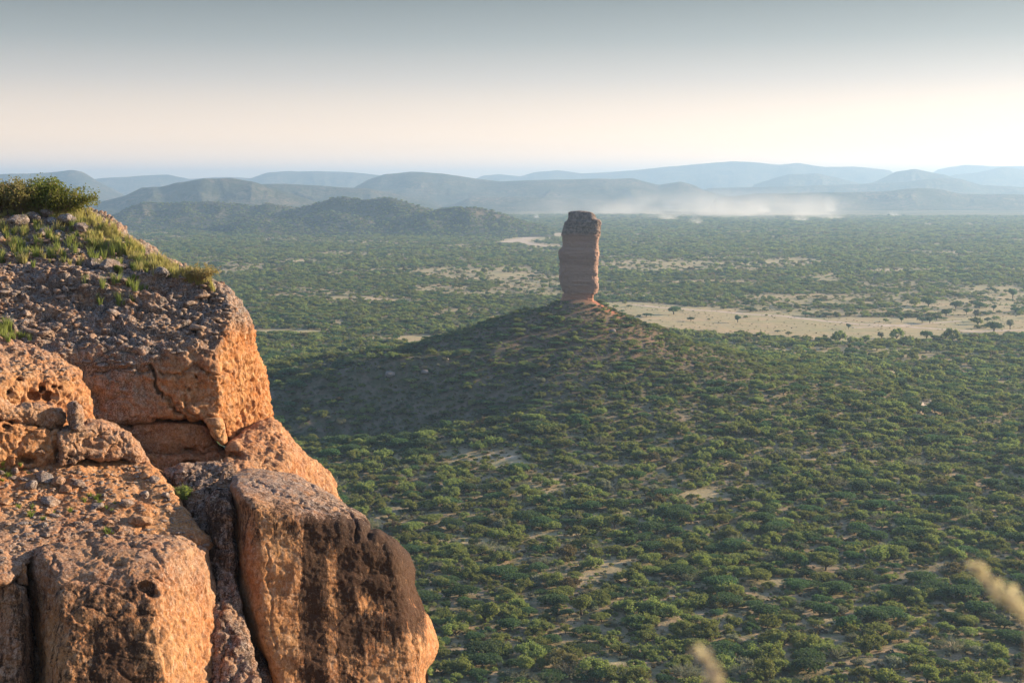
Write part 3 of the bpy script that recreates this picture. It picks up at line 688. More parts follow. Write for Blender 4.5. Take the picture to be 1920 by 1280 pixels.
# dark gully
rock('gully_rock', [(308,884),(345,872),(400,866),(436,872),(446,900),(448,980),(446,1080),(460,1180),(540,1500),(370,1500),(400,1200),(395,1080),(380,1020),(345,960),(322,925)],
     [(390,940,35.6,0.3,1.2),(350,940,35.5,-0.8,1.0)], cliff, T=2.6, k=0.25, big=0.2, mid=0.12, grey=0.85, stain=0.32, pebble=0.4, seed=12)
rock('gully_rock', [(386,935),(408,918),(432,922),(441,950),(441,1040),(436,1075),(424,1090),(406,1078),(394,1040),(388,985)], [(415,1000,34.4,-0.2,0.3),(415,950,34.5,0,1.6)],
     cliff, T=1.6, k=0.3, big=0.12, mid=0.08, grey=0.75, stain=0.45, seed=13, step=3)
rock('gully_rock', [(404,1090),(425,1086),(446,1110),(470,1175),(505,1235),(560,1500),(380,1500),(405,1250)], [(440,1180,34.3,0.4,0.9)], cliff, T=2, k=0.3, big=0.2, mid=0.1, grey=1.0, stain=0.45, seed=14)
# the two great blocks at the bottom
def big_stain(x, y):
    s = 0.58*sm(x, 540, 585)*sm(y, 935, 1000)*(1-0.65*sm(y, 1130, 1230)*sm(x, 660, 720))
    s = s*(1-0.85*np.exp(-((x-622)/11)**2)*sm(y, 1000, 1040))
    s = s*(1-0.9*np.exp(-(((x-688)/20)**2+((y-1135)/24)**2)))*(1-0.5*np.exp(-((x-700)/70)**2)*sm(y, 1190, 1240))
    s = np.maximum(s, 0.22*sm(y, 905, 950)*(1-sm(y, 1000, 1045))*(x > 445))
    s = s*(1-sm(x, 790, 812))
    return s+0.12
GRC = [(3, .11, [(652,950),(664,968),(668,985),(664,1010)]),(2.5, .07, [(560,895),(600,930),(650,962)]),(2.5, .06, [(470,900),(540,935),(580,950)]),(2, .04, [(500,1020),(505,1120),(520,1230)]),(3, .06, [(780,1090),(790,1150),(770,1200),(790,1240)])]
rock('great_right_block', [(430,912),(438,890),(470,880),(500,882),(560,893),(600,918),(645,945),(682,968),(694,982),(690,996),(708,994),(742,1014),(766,1040),(774,1065),(775,1095),(790,1132),(806,1160),(817,1192),(820,1212),
      (812,1235),(799,1252),(794,1270),(800,1500),(545,1500),(505,1240),(470,1195),(446,1120),(440,1000)],
     [(600,1100,34.2,0.48,0.30),(550,965,34.2,1.0,3.4),(770,1120,35.35,3.5,0.8),(450,1100,34.4,-2.5,0.1)], cliff, cracks=GRC, blocky=0.018, T=3, k=0.42, kp=0.45, big=0.12, mid=0.022, strata=0.015, flute=0.012,
     holes=[(700,993,9,8,.5),(690,1000,5,10,.3)], grey=lambda x, y: 0.12+0.75*(1-sm(y-0.42*(x-450), 895, 950)), stain=big_stain, seed=15)
rock('great_left_boulder', [(48,1062),(60,1030),(95,1012),(150,1004),(220,1000),(300,1002),(352,1010),(384,1030),(394,1060),(404,1110),(408,1160),(404,1200),(424,1225),(440,1262),(460,1500),(62,1500),(78,1240),(64,1140)],
     [(200,1200,29.9,0.30,0.4),(220,1130,30.0,0.30,1.3),(220,1070,30.5,0.2,3.0),(300,1180,30.0,2.7,0.6),(95,1150,30.1,-3.0,0.2)], None, cracks=[(2.5,.05,[(160,1003),(172,1020),(178,1036)]),(2.5,.05,[(285,1030),(300,1048),(310,1072),(318,1100)]),(2.5,.04,[(230,1005),(245,1018),(300,1022),(350,1012)]),(3,.05,[(325,1110),(335,1180),(350,1225)]),(3,.08,[(380,1060),(385,1130),(390,1200)]),(3,.08,[(100,1040),(85,1090),(80,1180)])], blocky=0.035, T=3, k=0.45, kp=0.75, big=0.14, mid=0.05, strata=lambda x, y: 0.015+0.045*(1-sm(y, 1060, 1110)), flute=lambda x, y: 0.05*sm(x, 285, 330)*sm(y, 1040, 1090),
     holes=[(275,1100,16,9,.28),(288,1112,14,9,.2),(383,1100,4,14,.2),(222,1061,20,4,.15)], grey=lambda x, y: 0.15+0.35*(1-sm(y, 1060, 1160)), stain=lambda x, y: (0.26*np.exp(-((x-215)/95)**2)*sm(y, 1070, 1110)+0.16*sm(y, 1190, 1240)*np.exp(-((x-230)/70)**2)+0.22)*(1-sm(x, 290, 315)), seed=16,
     label='great rounded orange boulder filling the lower left of the cliff', category='boulder')
rock('rock_slab', [(-90,1098),(0,1098),(22,1090),(44,1100),(52,1130),(62,1200),(66,1300),(70,1500),(-90,1500)], [(10,1200,30.2,-0.1,0.3),(46,1200,30.3,5,0.2)], None, T=1.6, k=0.16, big=0.09, mid=0.05, grey=0.5, stain=0.36, seed=17,
     label='flat faced dark slab at the left edge beside the great boulder', category='boulder')
rock('recess_wall', [(-90,1030),(40,1030),(90,1050),(110,1150),(110,1500),(-90,1500)], [(20,1150,32.2,0,0.6)], cliff, T=2, k=0.3, big=0.15, mid=0.1, grey=0.6, stain=0.3, seed=18)
rock('spiked_stone', [(30,1095),(38,1068),(43,1050),(48,1062),(54,1098)], [(42,1080,31.0,0,0.4)], None, T=0.5, k=0.06, big=0.02, mid=0.02, grey=0.2, seed=19, step=2,
     label='thin pointed stone in the dark gap above the left slab', category='rock')
# the cliff goes on below the picture, down to the plain
low = [(-11.5, 26), (-11.5, 48), (-2.2, 44), (-1.6, 36), (-3.2, 33.5), (-4.0, 31), (-9, 29)]
V = []; nl = len(low)
for j, z in enumerate(np.linspace(71.0, -4, 24)):
    for (x, y) in low:
        g = (71.0-z)*0.16; cx, cy_ = -7, 38
        V.append((x+(x-cx)*0.02*g+(-g if x < cx else -g*0.05-0.5)*1.0, y+(g*0.3 if y > cy_ else -g*0.05), z))
V = np.array(V); V[:, :2] += 0.5*np.stack([noise(V/6, 3), noise(V/6, 4)], -1)
i = np.arange(24*nl).reshape(24, nl); nx_ = np.roll(i, -1, 1)
me = mesh_np('cliff_foot', V, [np.stack([i[:-1], i[1:], nx_[1:], nx_[:-1]], -1).reshape(-1, 4)], [M_ROCK], False)
fattr(me, 'grey', np.full(len(V), .4)); fattr(me, 'stain', np.full(len(V), .2))
link('cliff_foot', me, cliff)

TT('# shooting rays')
# shooting rays from the camera onto the cliff to set things on it
bv_v, bv_f = [], []; off = 0
for o in cliff_bvh:
    me = o.data; n = len(me.vertices); co = np.empty(n*3, np.float32); me.vertices.foreach_get('co', co); co = co.reshape(-1, 3)
    fv = np.empty(len(me.polygons)*4, np.int32); me.polygons.foreach_get('vertices', fv)
    bv_v.append(co); bv_f.append(fv.reshape(-1, 4)+off); off += n
BV = BVHTree.FromPolygons(np.concatenate(bv_v).tolist(), np.concatenate(bv_f).tolist())
CAM = Vector((0, 0, HC))
def hit(px, py):
    a, c = ray(px, py); d = Vector((float(a), 1, float(c))).normalized()
    loc, nor, i, dist = BV.ray_cast(CAM, d, 80)
    if loc is not None and nor.dot(d) > 0: nor = -nor
    return loc, nor, dist

TT('----------- stones')
# ------------------------------------------------------------------ stones
def icos(sub=1):
    import bmesh
    bm = bmesh.new(); bmesh.ops.create_icosphere(bm, subdivisions=sub, radius=1)
    V = np.array([v.co[:] for v in bm.verts]); F = np.array([[v.index for v in f.verts] for f in bm.faces]); bm.free(); return V, F
ICO1, ICO2, ICO4 = icos(1), icos(2), icos(4)
def stone_verts(base, seed, flat=0.7, amp=0.35):
    V = base.copy(); rs = np.random.RandomState(seed)
    for _ in range(6):
        nrm = rs.randn(3); nrm /= np.linalg.norm(nrm); h = rs.uniform(0.55, 0.85); d = V@nrm-h
        V = V-np.clip(d, 0, None)[:, None]*nrm*0.9
    V = V*(1+amp*fbm(V*1.4+seed*7.7, 3, seed)[:, None]); V[:, 2] *= flat; return V
SV = [stone_verts(ICO4[0], 100+k) for k in range(6)]
def stone_obj(name, px, py, wpx, label, cat='rock', seed=0, flat=0.75, grey=0.8, material=None, group=None, tall=None):
    loc, nor, dist = hit(px, py)
    if loc is None: return
    r = wpx/2/F_*dist; V = stone_verts(ICO4[0], seed+300, flat)
    if tall: V[:, 2] *= tall
    me = mesh_np(name, V*r, ICO4[1], [material or M_BOULDER], True); fattr(me, 'grey', np.full(len(V), grey)); fattr(me, 'stain', np.full(len(V), 0.15))
    o = link(name, me, None, label=label, category=cat, group=group); o.location = loc+Vector((0, 0, r*flat*0.35)); o.rotation_euler = (0.2*math.sin(seed), 0.25, seed*1.7)
    return o
STONES = [(88,402,26,'pale grey stone under the big bush at the cliff top',.9),(62,412,34,'lichen grey stone left in the outcrop below the big bush',1),(30,420,44,'low grey outcrop stone at the left edge of the cliff top',1),
 (100,420,30,'grey stone in the middle of the outcrop below the bush',1),(128,418,38,'broad mottled grey stone high in the outcrop',1),(80,438,26,'upright pale stone among the dark grass tufts',.9),
 (148,432,36,'cracked grey boulder at the right end of the outcrop',1),(112,440,22,'small grey stone wedged in the outcrop beside the cracked boulder',1),(57,483,10,'small white stone in the grass below the outcrop',.5),
 (72,460,9,'tiny pale stone under the upright stone',.5),(207,508,40,'pale triangular slab leaning on the shaded slope',.8),(175,498,30,'dark stone left of the leaning triangular slab',1),(305,514,34,'dark flat stone on the shoulder in front of the grass',1),
 (203,984,22,'dark knobbly boulder above the great rounded boulder',.6),(222,992,16,'smaller knobbly rock touching the dark boulder',.5),(95,945,34,'pale flat stone lying on the red earth',.8),(88,962,22,'brown stone just below the pale flat stone',.4),
 (180,952,28,'dark weathered stone in the middle of the rubble',.8),(238,946,26,'dark stone at the right of the rubble slope',.8),(262,982,44,'long low brown rock near the lip of the rubble slope',.4),(10,944,26,'orange block at the left edge of the red earth',.2),
 (60,912,26,'grey stone above the red earth',.8),(82,898,34,'dark ribbed outcrop stone above the red earth',.9),(108,905,30,'orange and grey ribbed stone beside the dark outcrop',.6),(122,920,24,'brown ribbed stone at the lower end of the outcrop',.4),
 (148,908,20,'flat stone with grey lichen below the ledge',.8),(134,893,9,'small round stone below the ledge',.4),(200,892,12,'small pointed stone on the rubble under the overhang',.3),(84,985,12,'small black stone on the red earth',.9),(195,930,10,'pebble sized grey stone on the rubble slope',.8),
 (75,850,20,'brown stone tucked in the hollow of the left wall',.4),(28,885,16,'grey stone beside the green plants at left',.8),(272,892,24,'rounded orange rock under the tip of the ledge',.1),(290,902,22,'grey rock beside the dark gully top',.7),(310,930,16,'dark rock at the edge of the gully',.8),(270,930,18,'grey speckled stone near the gully edge',.8)]
for k, (x, y, w, lab, g) in enumerate(STONES):
    hi = x > 150 and y < 460
    stone_obj('rock', x, y, w, lab, 'rock', k, 0.6 if w > 18 else 0.8, g, M_BOULDER if g > 0.65 else M_ROCK, tall=1.5 if 'upright' in lab or 'triangular' in lab else None)
def scatter_px(n, poly, seed, accept=None):
    rs = np.random.RandomState(seed); xs = [p[0] for p in poly]; ys = [p[1] for p in poly]; out = []
    while len(out) < n:
        x = rs.uniform(min(xs), max(xs), 400); y = rs.uniform(min(ys), max(ys), 400); k = inpoly(x, y, poly)
        for a, b in zip(x[k], y[k]):
            if accept is None or accept(a, b, rs): out.append((a, b))
    return out[:n]
def stones_stuff(name, zones, label):
    VV, FF, off = [], [], 0; rs = np.random.RandomState(5); bases = [stone_verts(ICO2[0]*1.25, 500+k, 0.5, .5) for k in range(12)]
    for poly, n, smin, smax_, seed in zones:
        for (x, y) in scatter_px(n, poly, seed):
            loc, nor, dist = hit(x, y)
            if loc is None or (nor.z < 0.25): continue
            s = smin*(smax_/smin)**(rs.rand()**2.2); B = bases[rs.randint(12)]
            a = rs.rand()*6.28; c, s_ = math.cos(a), math.sin(a)
            V = B*s*np.array([1, rs.uniform(.6, 1), rs.uniform(.5, 1)]); V = np.stack([V[:,0]*c-V[:,1]*s_, V[:,0]*s_+V[:,1]*c, V[:,2]], -1)
            VV.append(V+np.array(loc)[None]+np.array([0, 0, s*rs.uniform(-.15, .2)])); FF.append(ICO2[1]+off); off += len(B)
    V = np.concatenate(VV); me = mesh_np(name, V, np.concatenate(FF), [M_BOULDER], False)
    fattr(me, 'grey', np.clip(0.55+0.8*noise(V/0.8, 4), 0, 1)); fattr(me, 'stain', np.full(len(V), .15))
    link(name, me, None, kind='stuff', label=label)
SLOPE = [(0,470),(120,440),(200,425),(300,490),(400,535),(455,580),(460,610),(400,640),(250,700),(150,690),(0,620)]
RUBBLE = [(0,875),(110,876),(280,872),(330,930),(410,1030),(300,1010),(150,1008),(0,1060)]
stones_stuff('loose_stones', [(SLOPE, 2300, 0.02, 0.12, 1), (SLOPE, 110, 0.10, 0.26, 9), (RUBBLE, 1300, 0.015, 0.10, 2), ([(0,635),(110,670),(160,720),(100,715),(0,700)], 300, .015, .07, 3), ([(430,880),(560,895),(640,950),(560,930)], 60, .01, .04, 4),
                              ([(320,885),(435,875),(440,920),(350,950)], 200, .02, .08, 6)], 'loose grey and orange stones strewn over the slopes')

TT('- grass and shrubs')
# ------------------------------------------------------------------ grass and shrubs on the cliff
def tufts(name, pts, hmin, hmax, nb, material, label, seed=0, spread=0.5):
    rs = np.random.RandomState(seed); VV, FF, off = [], [], 0
    for (x, y) in pts:
        loc, nor, dist = hit(x, y)
        if loc is None: continue
        L = np.array(loc); h0 = rs.uniform(hmin, hmax); n = int(nb*rs.uniform(.6, 1.3))
        for _ in range(n):
            a = rs.rand()*6.28; r0 = rs.rand()*h0*0.22; h = h0*rs.uniform(.5, 1.1); lean = h*spread*rs.uniform(.1, 1)
            b = L+np.array([math.cos(a)*r0, math.sin(a)*r0, -0.03]); w = rs.uniform(.006, .012)
            sd = np.array([-math.sin(a*3), math.cos(a*3), 0])*w; d = np.array([math.cos(a), math.sin(a), 0])
            m = b+d*lean*0.35+np.array([0, 0, h*0.6]); e = b+d*lean+np.array([0, 0, h])
            VV += [b-sd, b+sd, m+sd*.8, m-sd*.8, e]; FF += [(off, off+1, off+2), (off, off+2, off+3), (off+3, off+2, off+4)]; off += 5
    me = mesh_np(name, np.array(VV), np.array(FF), [material], False)
    return link(name, me, None, kind='stuff', label=label)
CREST = [(60,400),(150,396),(200,418),(250,455),(300,486),(350,508),(410,540),(400,548),(330,520),(250,490),(180,450),(120,415)]
TOP = [(0,400),(140,400),(200,440),(240,470),(220,480),(120,455),(0,470)]
MIDG = [(0,430),(140,450),(240,460),(300,490),(330,520),(260,520),(160,500),(0,500)]
tufts('grass', scatter_px(320, CREST, 21)+scatter_px(70, TOP, 22)+scatter_px(60, MIDG, 23)+scatter_px(60, [(20,372),(130,372),(140,402),(20,402)], 24), 0.12, 0.36, 24, ML['grass'], 'yellow green grass tufts on the cliff shoulder', 3)
tufts('dark_grass', scatter_px(75, MIDG, 25)+scatter_px(30, TOP, 26)+scatter_px(20, [(0,600),(60,640),(0,640)], 27)+scatter_px(14, [(150,520),(300,540),(200,600)], 29), 0.15, 0.42, 36, ML['mopane'], 'darker green grass tufts among the outcrop stones', 5)
tufts('small_weeds', scatter_px(16, [(0,868),(60,870),(70,895),(0,905)], 31)+scatter_px(14, [(140,915),(230,935),(220,960),(120,960)], 32)+scatter_px(8, [(20,940),(110,960),(60,985)], 33)+scatter_px(5, [(190,995),(215,998),(200,1003)], 34)+scatter_px(6, [(235,520),(260,515),(255,535)], 36), 0.06, 0.16, 40, ML['shrub'], 'small green weeds on the rubble slope', 7, 0.9)

def tube(P0, P1, r0, r1, k=5):
    P0, P1 = np.array(P0, float), np.array(P1, float); d = P1-P0; d = d/(np.linalg.norm(d)+1e-9)
    a = np.cross(d, [0.3, 0.9, 0.31]); a /= np.linalg.norm(a); b = np.cross(d, a)
    th = np.linspace(0, 2*math.pi, k, endpoint=False)
    ring = np.cos(th)[:, None]*a+np.sin(th)[:, None]*b
    V = np.vstack([P0+ring*r0, P1+ring*r1]); i = np.arange(k); j = (i+1) % k
    return V, np.stack([i, j, j+k, i+k], -1)
class Acc:
    def __init__(s): s.V, s.T, s.Q, s.n = [], [], [], 0
    def add(s, V, F):
        (s.T if F.shape[1] == 3 else s.Q).append(F+s.n); s.V.append(V); s.n += len(V)
    def mesh(s, name, m):
        return mesh_np(name, np.concatenate(s.V), ([np.concatenate(s.Q)] if s.Q else [])+([np.concatenate(s.T)] if s.T else []), [m], False)
def leaves(cent, size, rs, up=0.4, aspect=1.0):
    """triangular leaf clumps at the given centres"""
    n = len(cent); a = rs.randn(n, 3); a /= np.linalg.norm(a, axis=1)[:, None]
    nn = rs.randn(n, 3); nn[:, 2] += up*2; b = np.cross(nn, a); b /= np.linalg.norm(b, axis=1)[:, None]; c = a
    s = size*rs.uniform(.55, 1.3, n)[:, None]
    V = np.stack([cent-c*s*0.6-b*s*0.5*aspect, cent+c*s*0.7-b*s*0.2*aspect, cent+b*s*0.7*aspect-c*s*0.05], 1).reshape(-1, 3)
    return V, np.arange(3*n).reshape(n, 3)

def shrub(name, px, py, wm, hm, label, cat, leafmat, seed, nstem=26, leaf=0.035, lean=(0, 0), nleaf=120, group=None):
    loc, nor, dist = hit(px, py)
    if loc is None: return
    rs = np.random.RandomState(seed); st, lf = Acc(), Acc()
    root = thing(name, label, cat, loc, 0, group)
    for k in range(nstem):
        a = rs.rand()*6.28; r = math.sqrt(rs.rand()); tip = np.array([math.cos(a)*wm/2*r+lean[0]*r, math.sin(a)*wm/2*r, hm*(1-0.35*r*r)*rs.uniform(.65, 1.05)])
        p0 = np.array([math.cos(a)*0.08, math.sin(a)*.08, -.05])*1.0; prev = p0
        for s in range(1, 6):
            t = s/5; p = p0+(tip-p0)*np.array([t, t, t**0.75])+rs.randn(3)*0.03*wm*t*0.5
            V, F = tube(prev, p, 0.018*wm*(1.1-t)*.5+.004, 0.018*wm*(1-t)*.5+.003, 4); st.add(V, F)
            if s >= 2:
                for _ in range(3):
                    q = p+rs.randn(3)*0.10*wm*np.array([1, 1, .7]); V, F = tube(p, q, .005, .002, 3); st.add(V, F)
                    m = nleaf//10; tt = rs.rand(m)[:, None]; c = p+(q-p)*tt+rs.randn(m, 3)*0.045*wm; V, F = leaves(c, leaf, rs, 0.3); lf.add(V, F)
            prev = p
    link('stems', st.mesh('stems', M_TWIG), root); link('foliage', lf.mesh('foliage', leafmat), root)
shrub('bush', 112, 402, 1.6, 0.9, 'wide dark green bush leaning out over the edge of the cliff top', 'bush', ML['shrub'], 1, 34, 0.05, (0.35, 0), 150)
shrub('bush', 76, 400, 1.5, 1.05, 'tall feathery bush in the middle of the cliff top', 'bush', ML['shrub'], 2, 34, 0.05, (0, 0), 150)
shrub('bush', 40, 396, 1.8, 0.95, 'yellowish brown bush second from the left edge on the cliff top', 'bush', ML['dryshrub'], 3, 34, 0.05, (0, 0), 130)
shrub('bush', -6, 396, 1.6, 0.9, 'bush cut by the left edge of the picture on the cliff top', 'bush', ML['dryshrub'], 4, 34, 0.05, (0, 0), 130)
shrub('bush', 372, 524, 0.85, 0.38, 'small yellow green bush on the lower cliff shoulder', 'bush', ML['grass'], 5, 22, 0.035, (0.1, 0), 110)
shrub('bush', 342, 934, 0.46, 0.30, 'small bright green plant clinging to the dark gully rock', 'plant', ML['mopane'], 6, 22, 0.03, (0, 0), 140)
shrub('bush', 222, 508, 0.22, 0.16, 'tiny bright green leafy plant beside the triangular slab', 'plant', ML['shrub'], 7, 10, 0.04, (0, 0), 60)

TT('------- bushes and')
# ------------------------------------------------------------------ bushes and trees of the plain
def crown(kind, seed, n, leaf):
    """crown for a plant 1 m wide-radius scale: radius 1, height about 1; returns leaf centres"""
    rs = np.random.RandomState(seed)
    if kind == 'acacia':        # flat domed umbrella made of a few overlapping pads
        k = rs.randint(2, 5); out = []
        for j in range(k):
            a = rs.rand()*6.28; r = rs.uniform(.15, .45)*(k > 1); cx, cyy = r*math.cos(a), r*math.sin(a); R_ = rs.uniform(.5, .8); z0 = rs.uniform(.50, .66)
            m = n//k; q = np.sqrt(rs.rand(m)); th = rs.rand(m)*6.28; dome = np.sqrt(np.clip(1-q*q, 0, 1))
            wob = 1+0.16*np.sin(th*3+seed)+0.1*np.sin(th*7+j)
            z = z0+0.30*dome*R_/.7-np.abs(rs.randn(m))*0.09-0.05*rs.rand(m)
            out.append(np.stack([cx+R_*q*wob*np.cos(th), cyy+R_*q*wob*np.sin(th), z], -1))
        P = np.concatenate(out)
    elif kind == 'bare':        # twiggy, nearly leafless bush
        k = 60; a = rs.rand(k)*6.28; r = np.sqrt(rs.rand(k)); tip = np.stack([np.cos(a)*r, np.sin(a)*r, (1-.45*r*r)*rs.uniform(.6, 1, k)], -1); VV = []
        for q in range(k):
            for j in range(7):
                t0 = .15+j*.12; p = tip[q]*np.array([t0, t0, t0**.8]); e = p+(tip[q]*.35+rs.randn(3)*.16)*.75; sd_ = np.cross(e-p, rs.randn(3)); sd_ *= .013/np.linalg.norm(sd_); VV.append([p-sd_, p+sd_, e])
        V = np.array(VV).reshape(-1, 3); V[:, 2] = np.maximum(V[:, 2], .02); F = np.arange(len(V)).reshape(-1, 3)
        m = max(20, n//4); c = tip[rs.randint(0, k, m)]*rs.uniform(.6, 1.05, m)[:, None]; V2, F2 = leaves(c, leaf*.6, rs); V2[:, 2] = np.maximum(V2[:, 2], .02)
        return np.vstack([V, V2]), np.vstack([F, F2+len(V)])
    elif kind == 'tall':
        k = 8; out = []
        for j in range(k):
            a = rs.rand()*6.28; r = rs.uniform(0, .6); c = np.array([r*math.cos(a), r*math.sin(a), rs.uniform(.7, 1.25)-0.25*r]); R_ = rs.uniform(.28, .45)
            m = n//k; v = rs.randn(m, 3); v /= np.linalg.norm(v, axis=1)[:, None]; rad = R_*rs.rand(m)[:, None]**.4
            out.append(c+v*rad*np.array([1, 1, .6]))
        P = np.concatenate(out)
    else:                       # rounded leafy bush of many clumps reaching the ground
        k = rs.randint(9, 15); out = []
        for j in range(k):
            a = rs.rand()*6.28; r = math.sqrt(rs.rand())*.72; hgt = (1-r*r)*rs.uniform(.45, .8)+0.10; R_ = rs.uniform(.18, .36)
            c = np.array([r*math.cos(a), r*math.sin(a), hgt]); m = n//k
            v = rs.randn(m, 3); v /= np.linalg.norm(v, axis=1)[:, None]; rad = R_*rs.rand(m)[:, None]**.45
            p = c+v*rad*np.array([1, 1, .85]); sp_ = rs.rand(m) < .12; p[sp_, 2] += rs.rand(sp_.sum())*.22
            out.append(p)
        P = np.concatenate(out)
    P[:, 2] = np.maximum(P[:, 2], 0.04)
    return leaves(P, leaf, rs, 0.5 if kind == 'acacia' else 0.25)
def trunk(kind, seed, thick=0.045):
    rs = np.random.RandomState(seed+900); A_ = Acc(); k = rs.randint(3, 6)
    zb = {'acacia': .62, 'tall': .95}.get(kind, .45); base = np.array([0, 0, -.08])
    fork = np.array([rs.uniform(-.05, .05), rs.uniform(-.05, .05), zb*(.35 if kind != 'bush' else .12)])
    V, F = tube(base, fork, thick*1.5, thick*1.15, 6); A_.add(V, F)
    for j in range(k+1):
        a = j*6.28/(k+1)+rs.rand(); r = rs.uniform(.3, .65); mid = fork+np.array([math.cos(a)*r*.5, math.sin(a)*r*.5, (zb-fork[2])*.55]); tip = fork+np.array([math.cos(a)*r, math.sin(a)*r, (zb-fork[2])*1.05])
        V, F = tube(fork, mid, thick*.9, thick*.6, 5); A_.add(V, F); V, F = tube(mid, tip, thick*.6, thick*.2, 4); A_.add(V, F)
    return A_
KINDS = [('acacia', 'acacia'), ('acacia', 'acacia'), ('bush', 'mopane'), ('bush', 'mopane'), ('bush', 'mopane'), ('bush', 'greybush'), ('acacia', 'mopane'), ('bush', 'acacia'), ('tall', 'mopane'), ('bush', 'brown'), ('bare', 'greybush'), ('bush', 'mopane'), ('acacia', 'acacia'), ('tall', 'acacia')]
NEAR = []        # (crown mesh, trunk mesh, shape, leaf)
def joined(name, cr, tr_, leafmat):
    Vc, Fc = cr; Vt = np.concatenate(tr_.V); Qt = np.concatenate(tr_.Q)
    return mesh_np(name, np.vstack([Vt, Vc]), [Qt, Fc+len(Vt)], [M_BARK, leafmat], False, mi=[0]*len(Qt)+[1]*len(Fc))
lib_near = bpy.data.collections.new('plant_kinds_near'); lib_mid = bpy.data.collections.new('plant_kinds_mid'); lib_far = bpy.data.collections.new('plant_kinds_far')
for k, (shape, lf) in enumerate(KINDS):
    cr = crown(shape, 10+k, 2600, 0.085 if shape == 'acacia' else 0.082); tr_ = trunk(shape, 10+k)
    NEAR.append((mesh_np('crown', cr[0], cr[1], [ML[lf]]), tr_.mesh('trunk', M_BARK), shape, lf))
    for coll, n, ls, tag in ((lib_near, 1700, .10, 'a'), (lib_mid, 380, .21, 'b'), (lib_far, 110, .36, 'c')):
        c2 = crown(shape, 40+k, n, ls); me = joined('bush_kind', c2, trunk(shape, 40+k), ML[lf])
        coll.objects.link(bpy.data.objects.new('%s_%02d' % (tag, k), me))
# where they stand
def field(r0, r1, step, seed, margin=24.0):
    rs = np.random.RandomState(seed); xm = r1*math.tan(R(margin))
    gx = np.arange(-xm, xm, step); gy = np.arange(r0*0.88, r1, step)
    X, Y = np.meshgrid(gx, gy); X = (X+rs.uniform(-.48, .48, X.shape)*step).ravel(); Y = (Y+rs.uniform(-.48, .48, Y.shape)*step).ravel()
    rad = np.hypot(X, Y); ok = (rad > r0) & (rad <= r1) & (np.abs(X) < Y*math.tan(R(margin)))
    X, Y = X[ok], Y[ok]
    o, pl = cover(X, Y)
    dens = 0.97*(1-o)**1.25*(0.83+0.8*np.clip(n2(X, Y, 22, 51, 3)+.22, -0.6, .3))
    fl_ = blob(X, Y, NX-85, NY-40, 100, 60); dens = np.maximum(dens, .95*np.clip(fl_*2.2, 0, 1)*(o < .5))
    dens = np.where(o > .97, 0.012+.03*(n2(X, Y, 25, 52, 2) > .25), dens)
    d2 = np.hypot(X-NX, Y-NY); dens = dens*np.where(d2 < 8.5, 0, 1); dens = np.where((d2 > 8.5) & (d2 < 95), np.maximum(dens, .97), dens)
    u = rs.rand(len(X)); keep = u < dens; return X[keep], Y[keep], rs
# lone trees of the clearing: picture position of the foot, crown width, kind, label
LONE = [(1263,590,24,'acacia','spreading lone acacia standing left in the open clearing'),(1176,584,20,'acacia','small flat acacia on the right shoulder of the mound below the pillar'),(1162,573,12,'bush','round bush on the mound skyline just right of the pillar'),
 (1356,580,13,'bush','round bush at the far edge of the clearing beside the road'),(1383,604,16,'tall','small round lone tree in the middle of the clearing'),(1591,617,12,'tall','narrow lone tree standing on the near side of the road'),
 (1690,604,12,'tall','small dark tree on the road left of the tree clump'),(1729,605,17,'acacia','left tree of the dark clump beside the road'),(1743,606,20,'acacia','middle tree of the dark clump beside the road'),(1756,601,16,'acacia','right tree of the dark clump beside the road'),
 (1774,594,22,'acacia','broad tree just behind the dark clump'),(1836,579,20,'acacia','umbrella shaped tree in the right part of the clearing'),(1863,583,13,'tall','thin stemmed tree right of the umbrella shaped tree'),(1894,618,20,'greybush_tall','pale grey leafless looking tree at the lower right of the clearing'),
 (1792,579,24,'acacia','wide tree at the back of the clearing'),(1899,559,22,'tall','tall tree at the far right back of the clearing'),(1741,575,26,'acacia','wide flat tree behind the tree clump'),(1716,573,24,'bush','leafy tree at the far tree line'),
 (1569,594,15,'bush','left bush of the three by the far edge of the clearing'),(1589,591,11,'bush','middle bush of the three by the far edge of the clearing'),(1603,592,12,'acacia','right bush of the three by the far edge of the clearing'),(1812,590,15,'tall','slender tree between the clump and the right edge'),
 (1829,594,16,'greybush_tall','greyish tree in the right part of the clearing'),(1833,608,20,'bush','low wide bush near the road at right'),(1851,604,13,'acacia','small acacia right of the low wide bush'),(1864,623,32,'acacia','dark flat topped acacia at the near edge of the clearing'),
 (1682,634,28,'bush','large rounded tree on the near tree line below the road'),(1737,636,26,'acacia','dome shaped tree on the near tree line'),(1785,638,34,'bush','wide dark thicket tree on the near tree line'),(1653,638,18,'greybush_tall','bare branched greyish tree on the near tree line'),
 (1624,641,18,'bush','narrow tree on the near tree line left of the bare one'),(1573,641,30,'bush','broad light green tree at the left of the near tree line'),(1547,635,10,'acacia','tiny round topped bush in front of the near tree line'),(1329,600,6,'bush','tiny bush alone in the left of the clearing'),
 (1270,648,26,'acacia','flat topped acacia at the right foot of the mound'),(1398,596,9,'bush','low dark bush on the roadside behind the small round tree'),(1437,592,6,'bush','tiny dark bush at the middle of the road')]
def place_tree(parts, label, cat, name, loc, rz, sc, group=None):
    root = thing(name, label, cat, loc, rz, group, sc)
    link('crown', parts[0], root); link('trunk', parts[1], root)
    return root
tall_shapes = {}
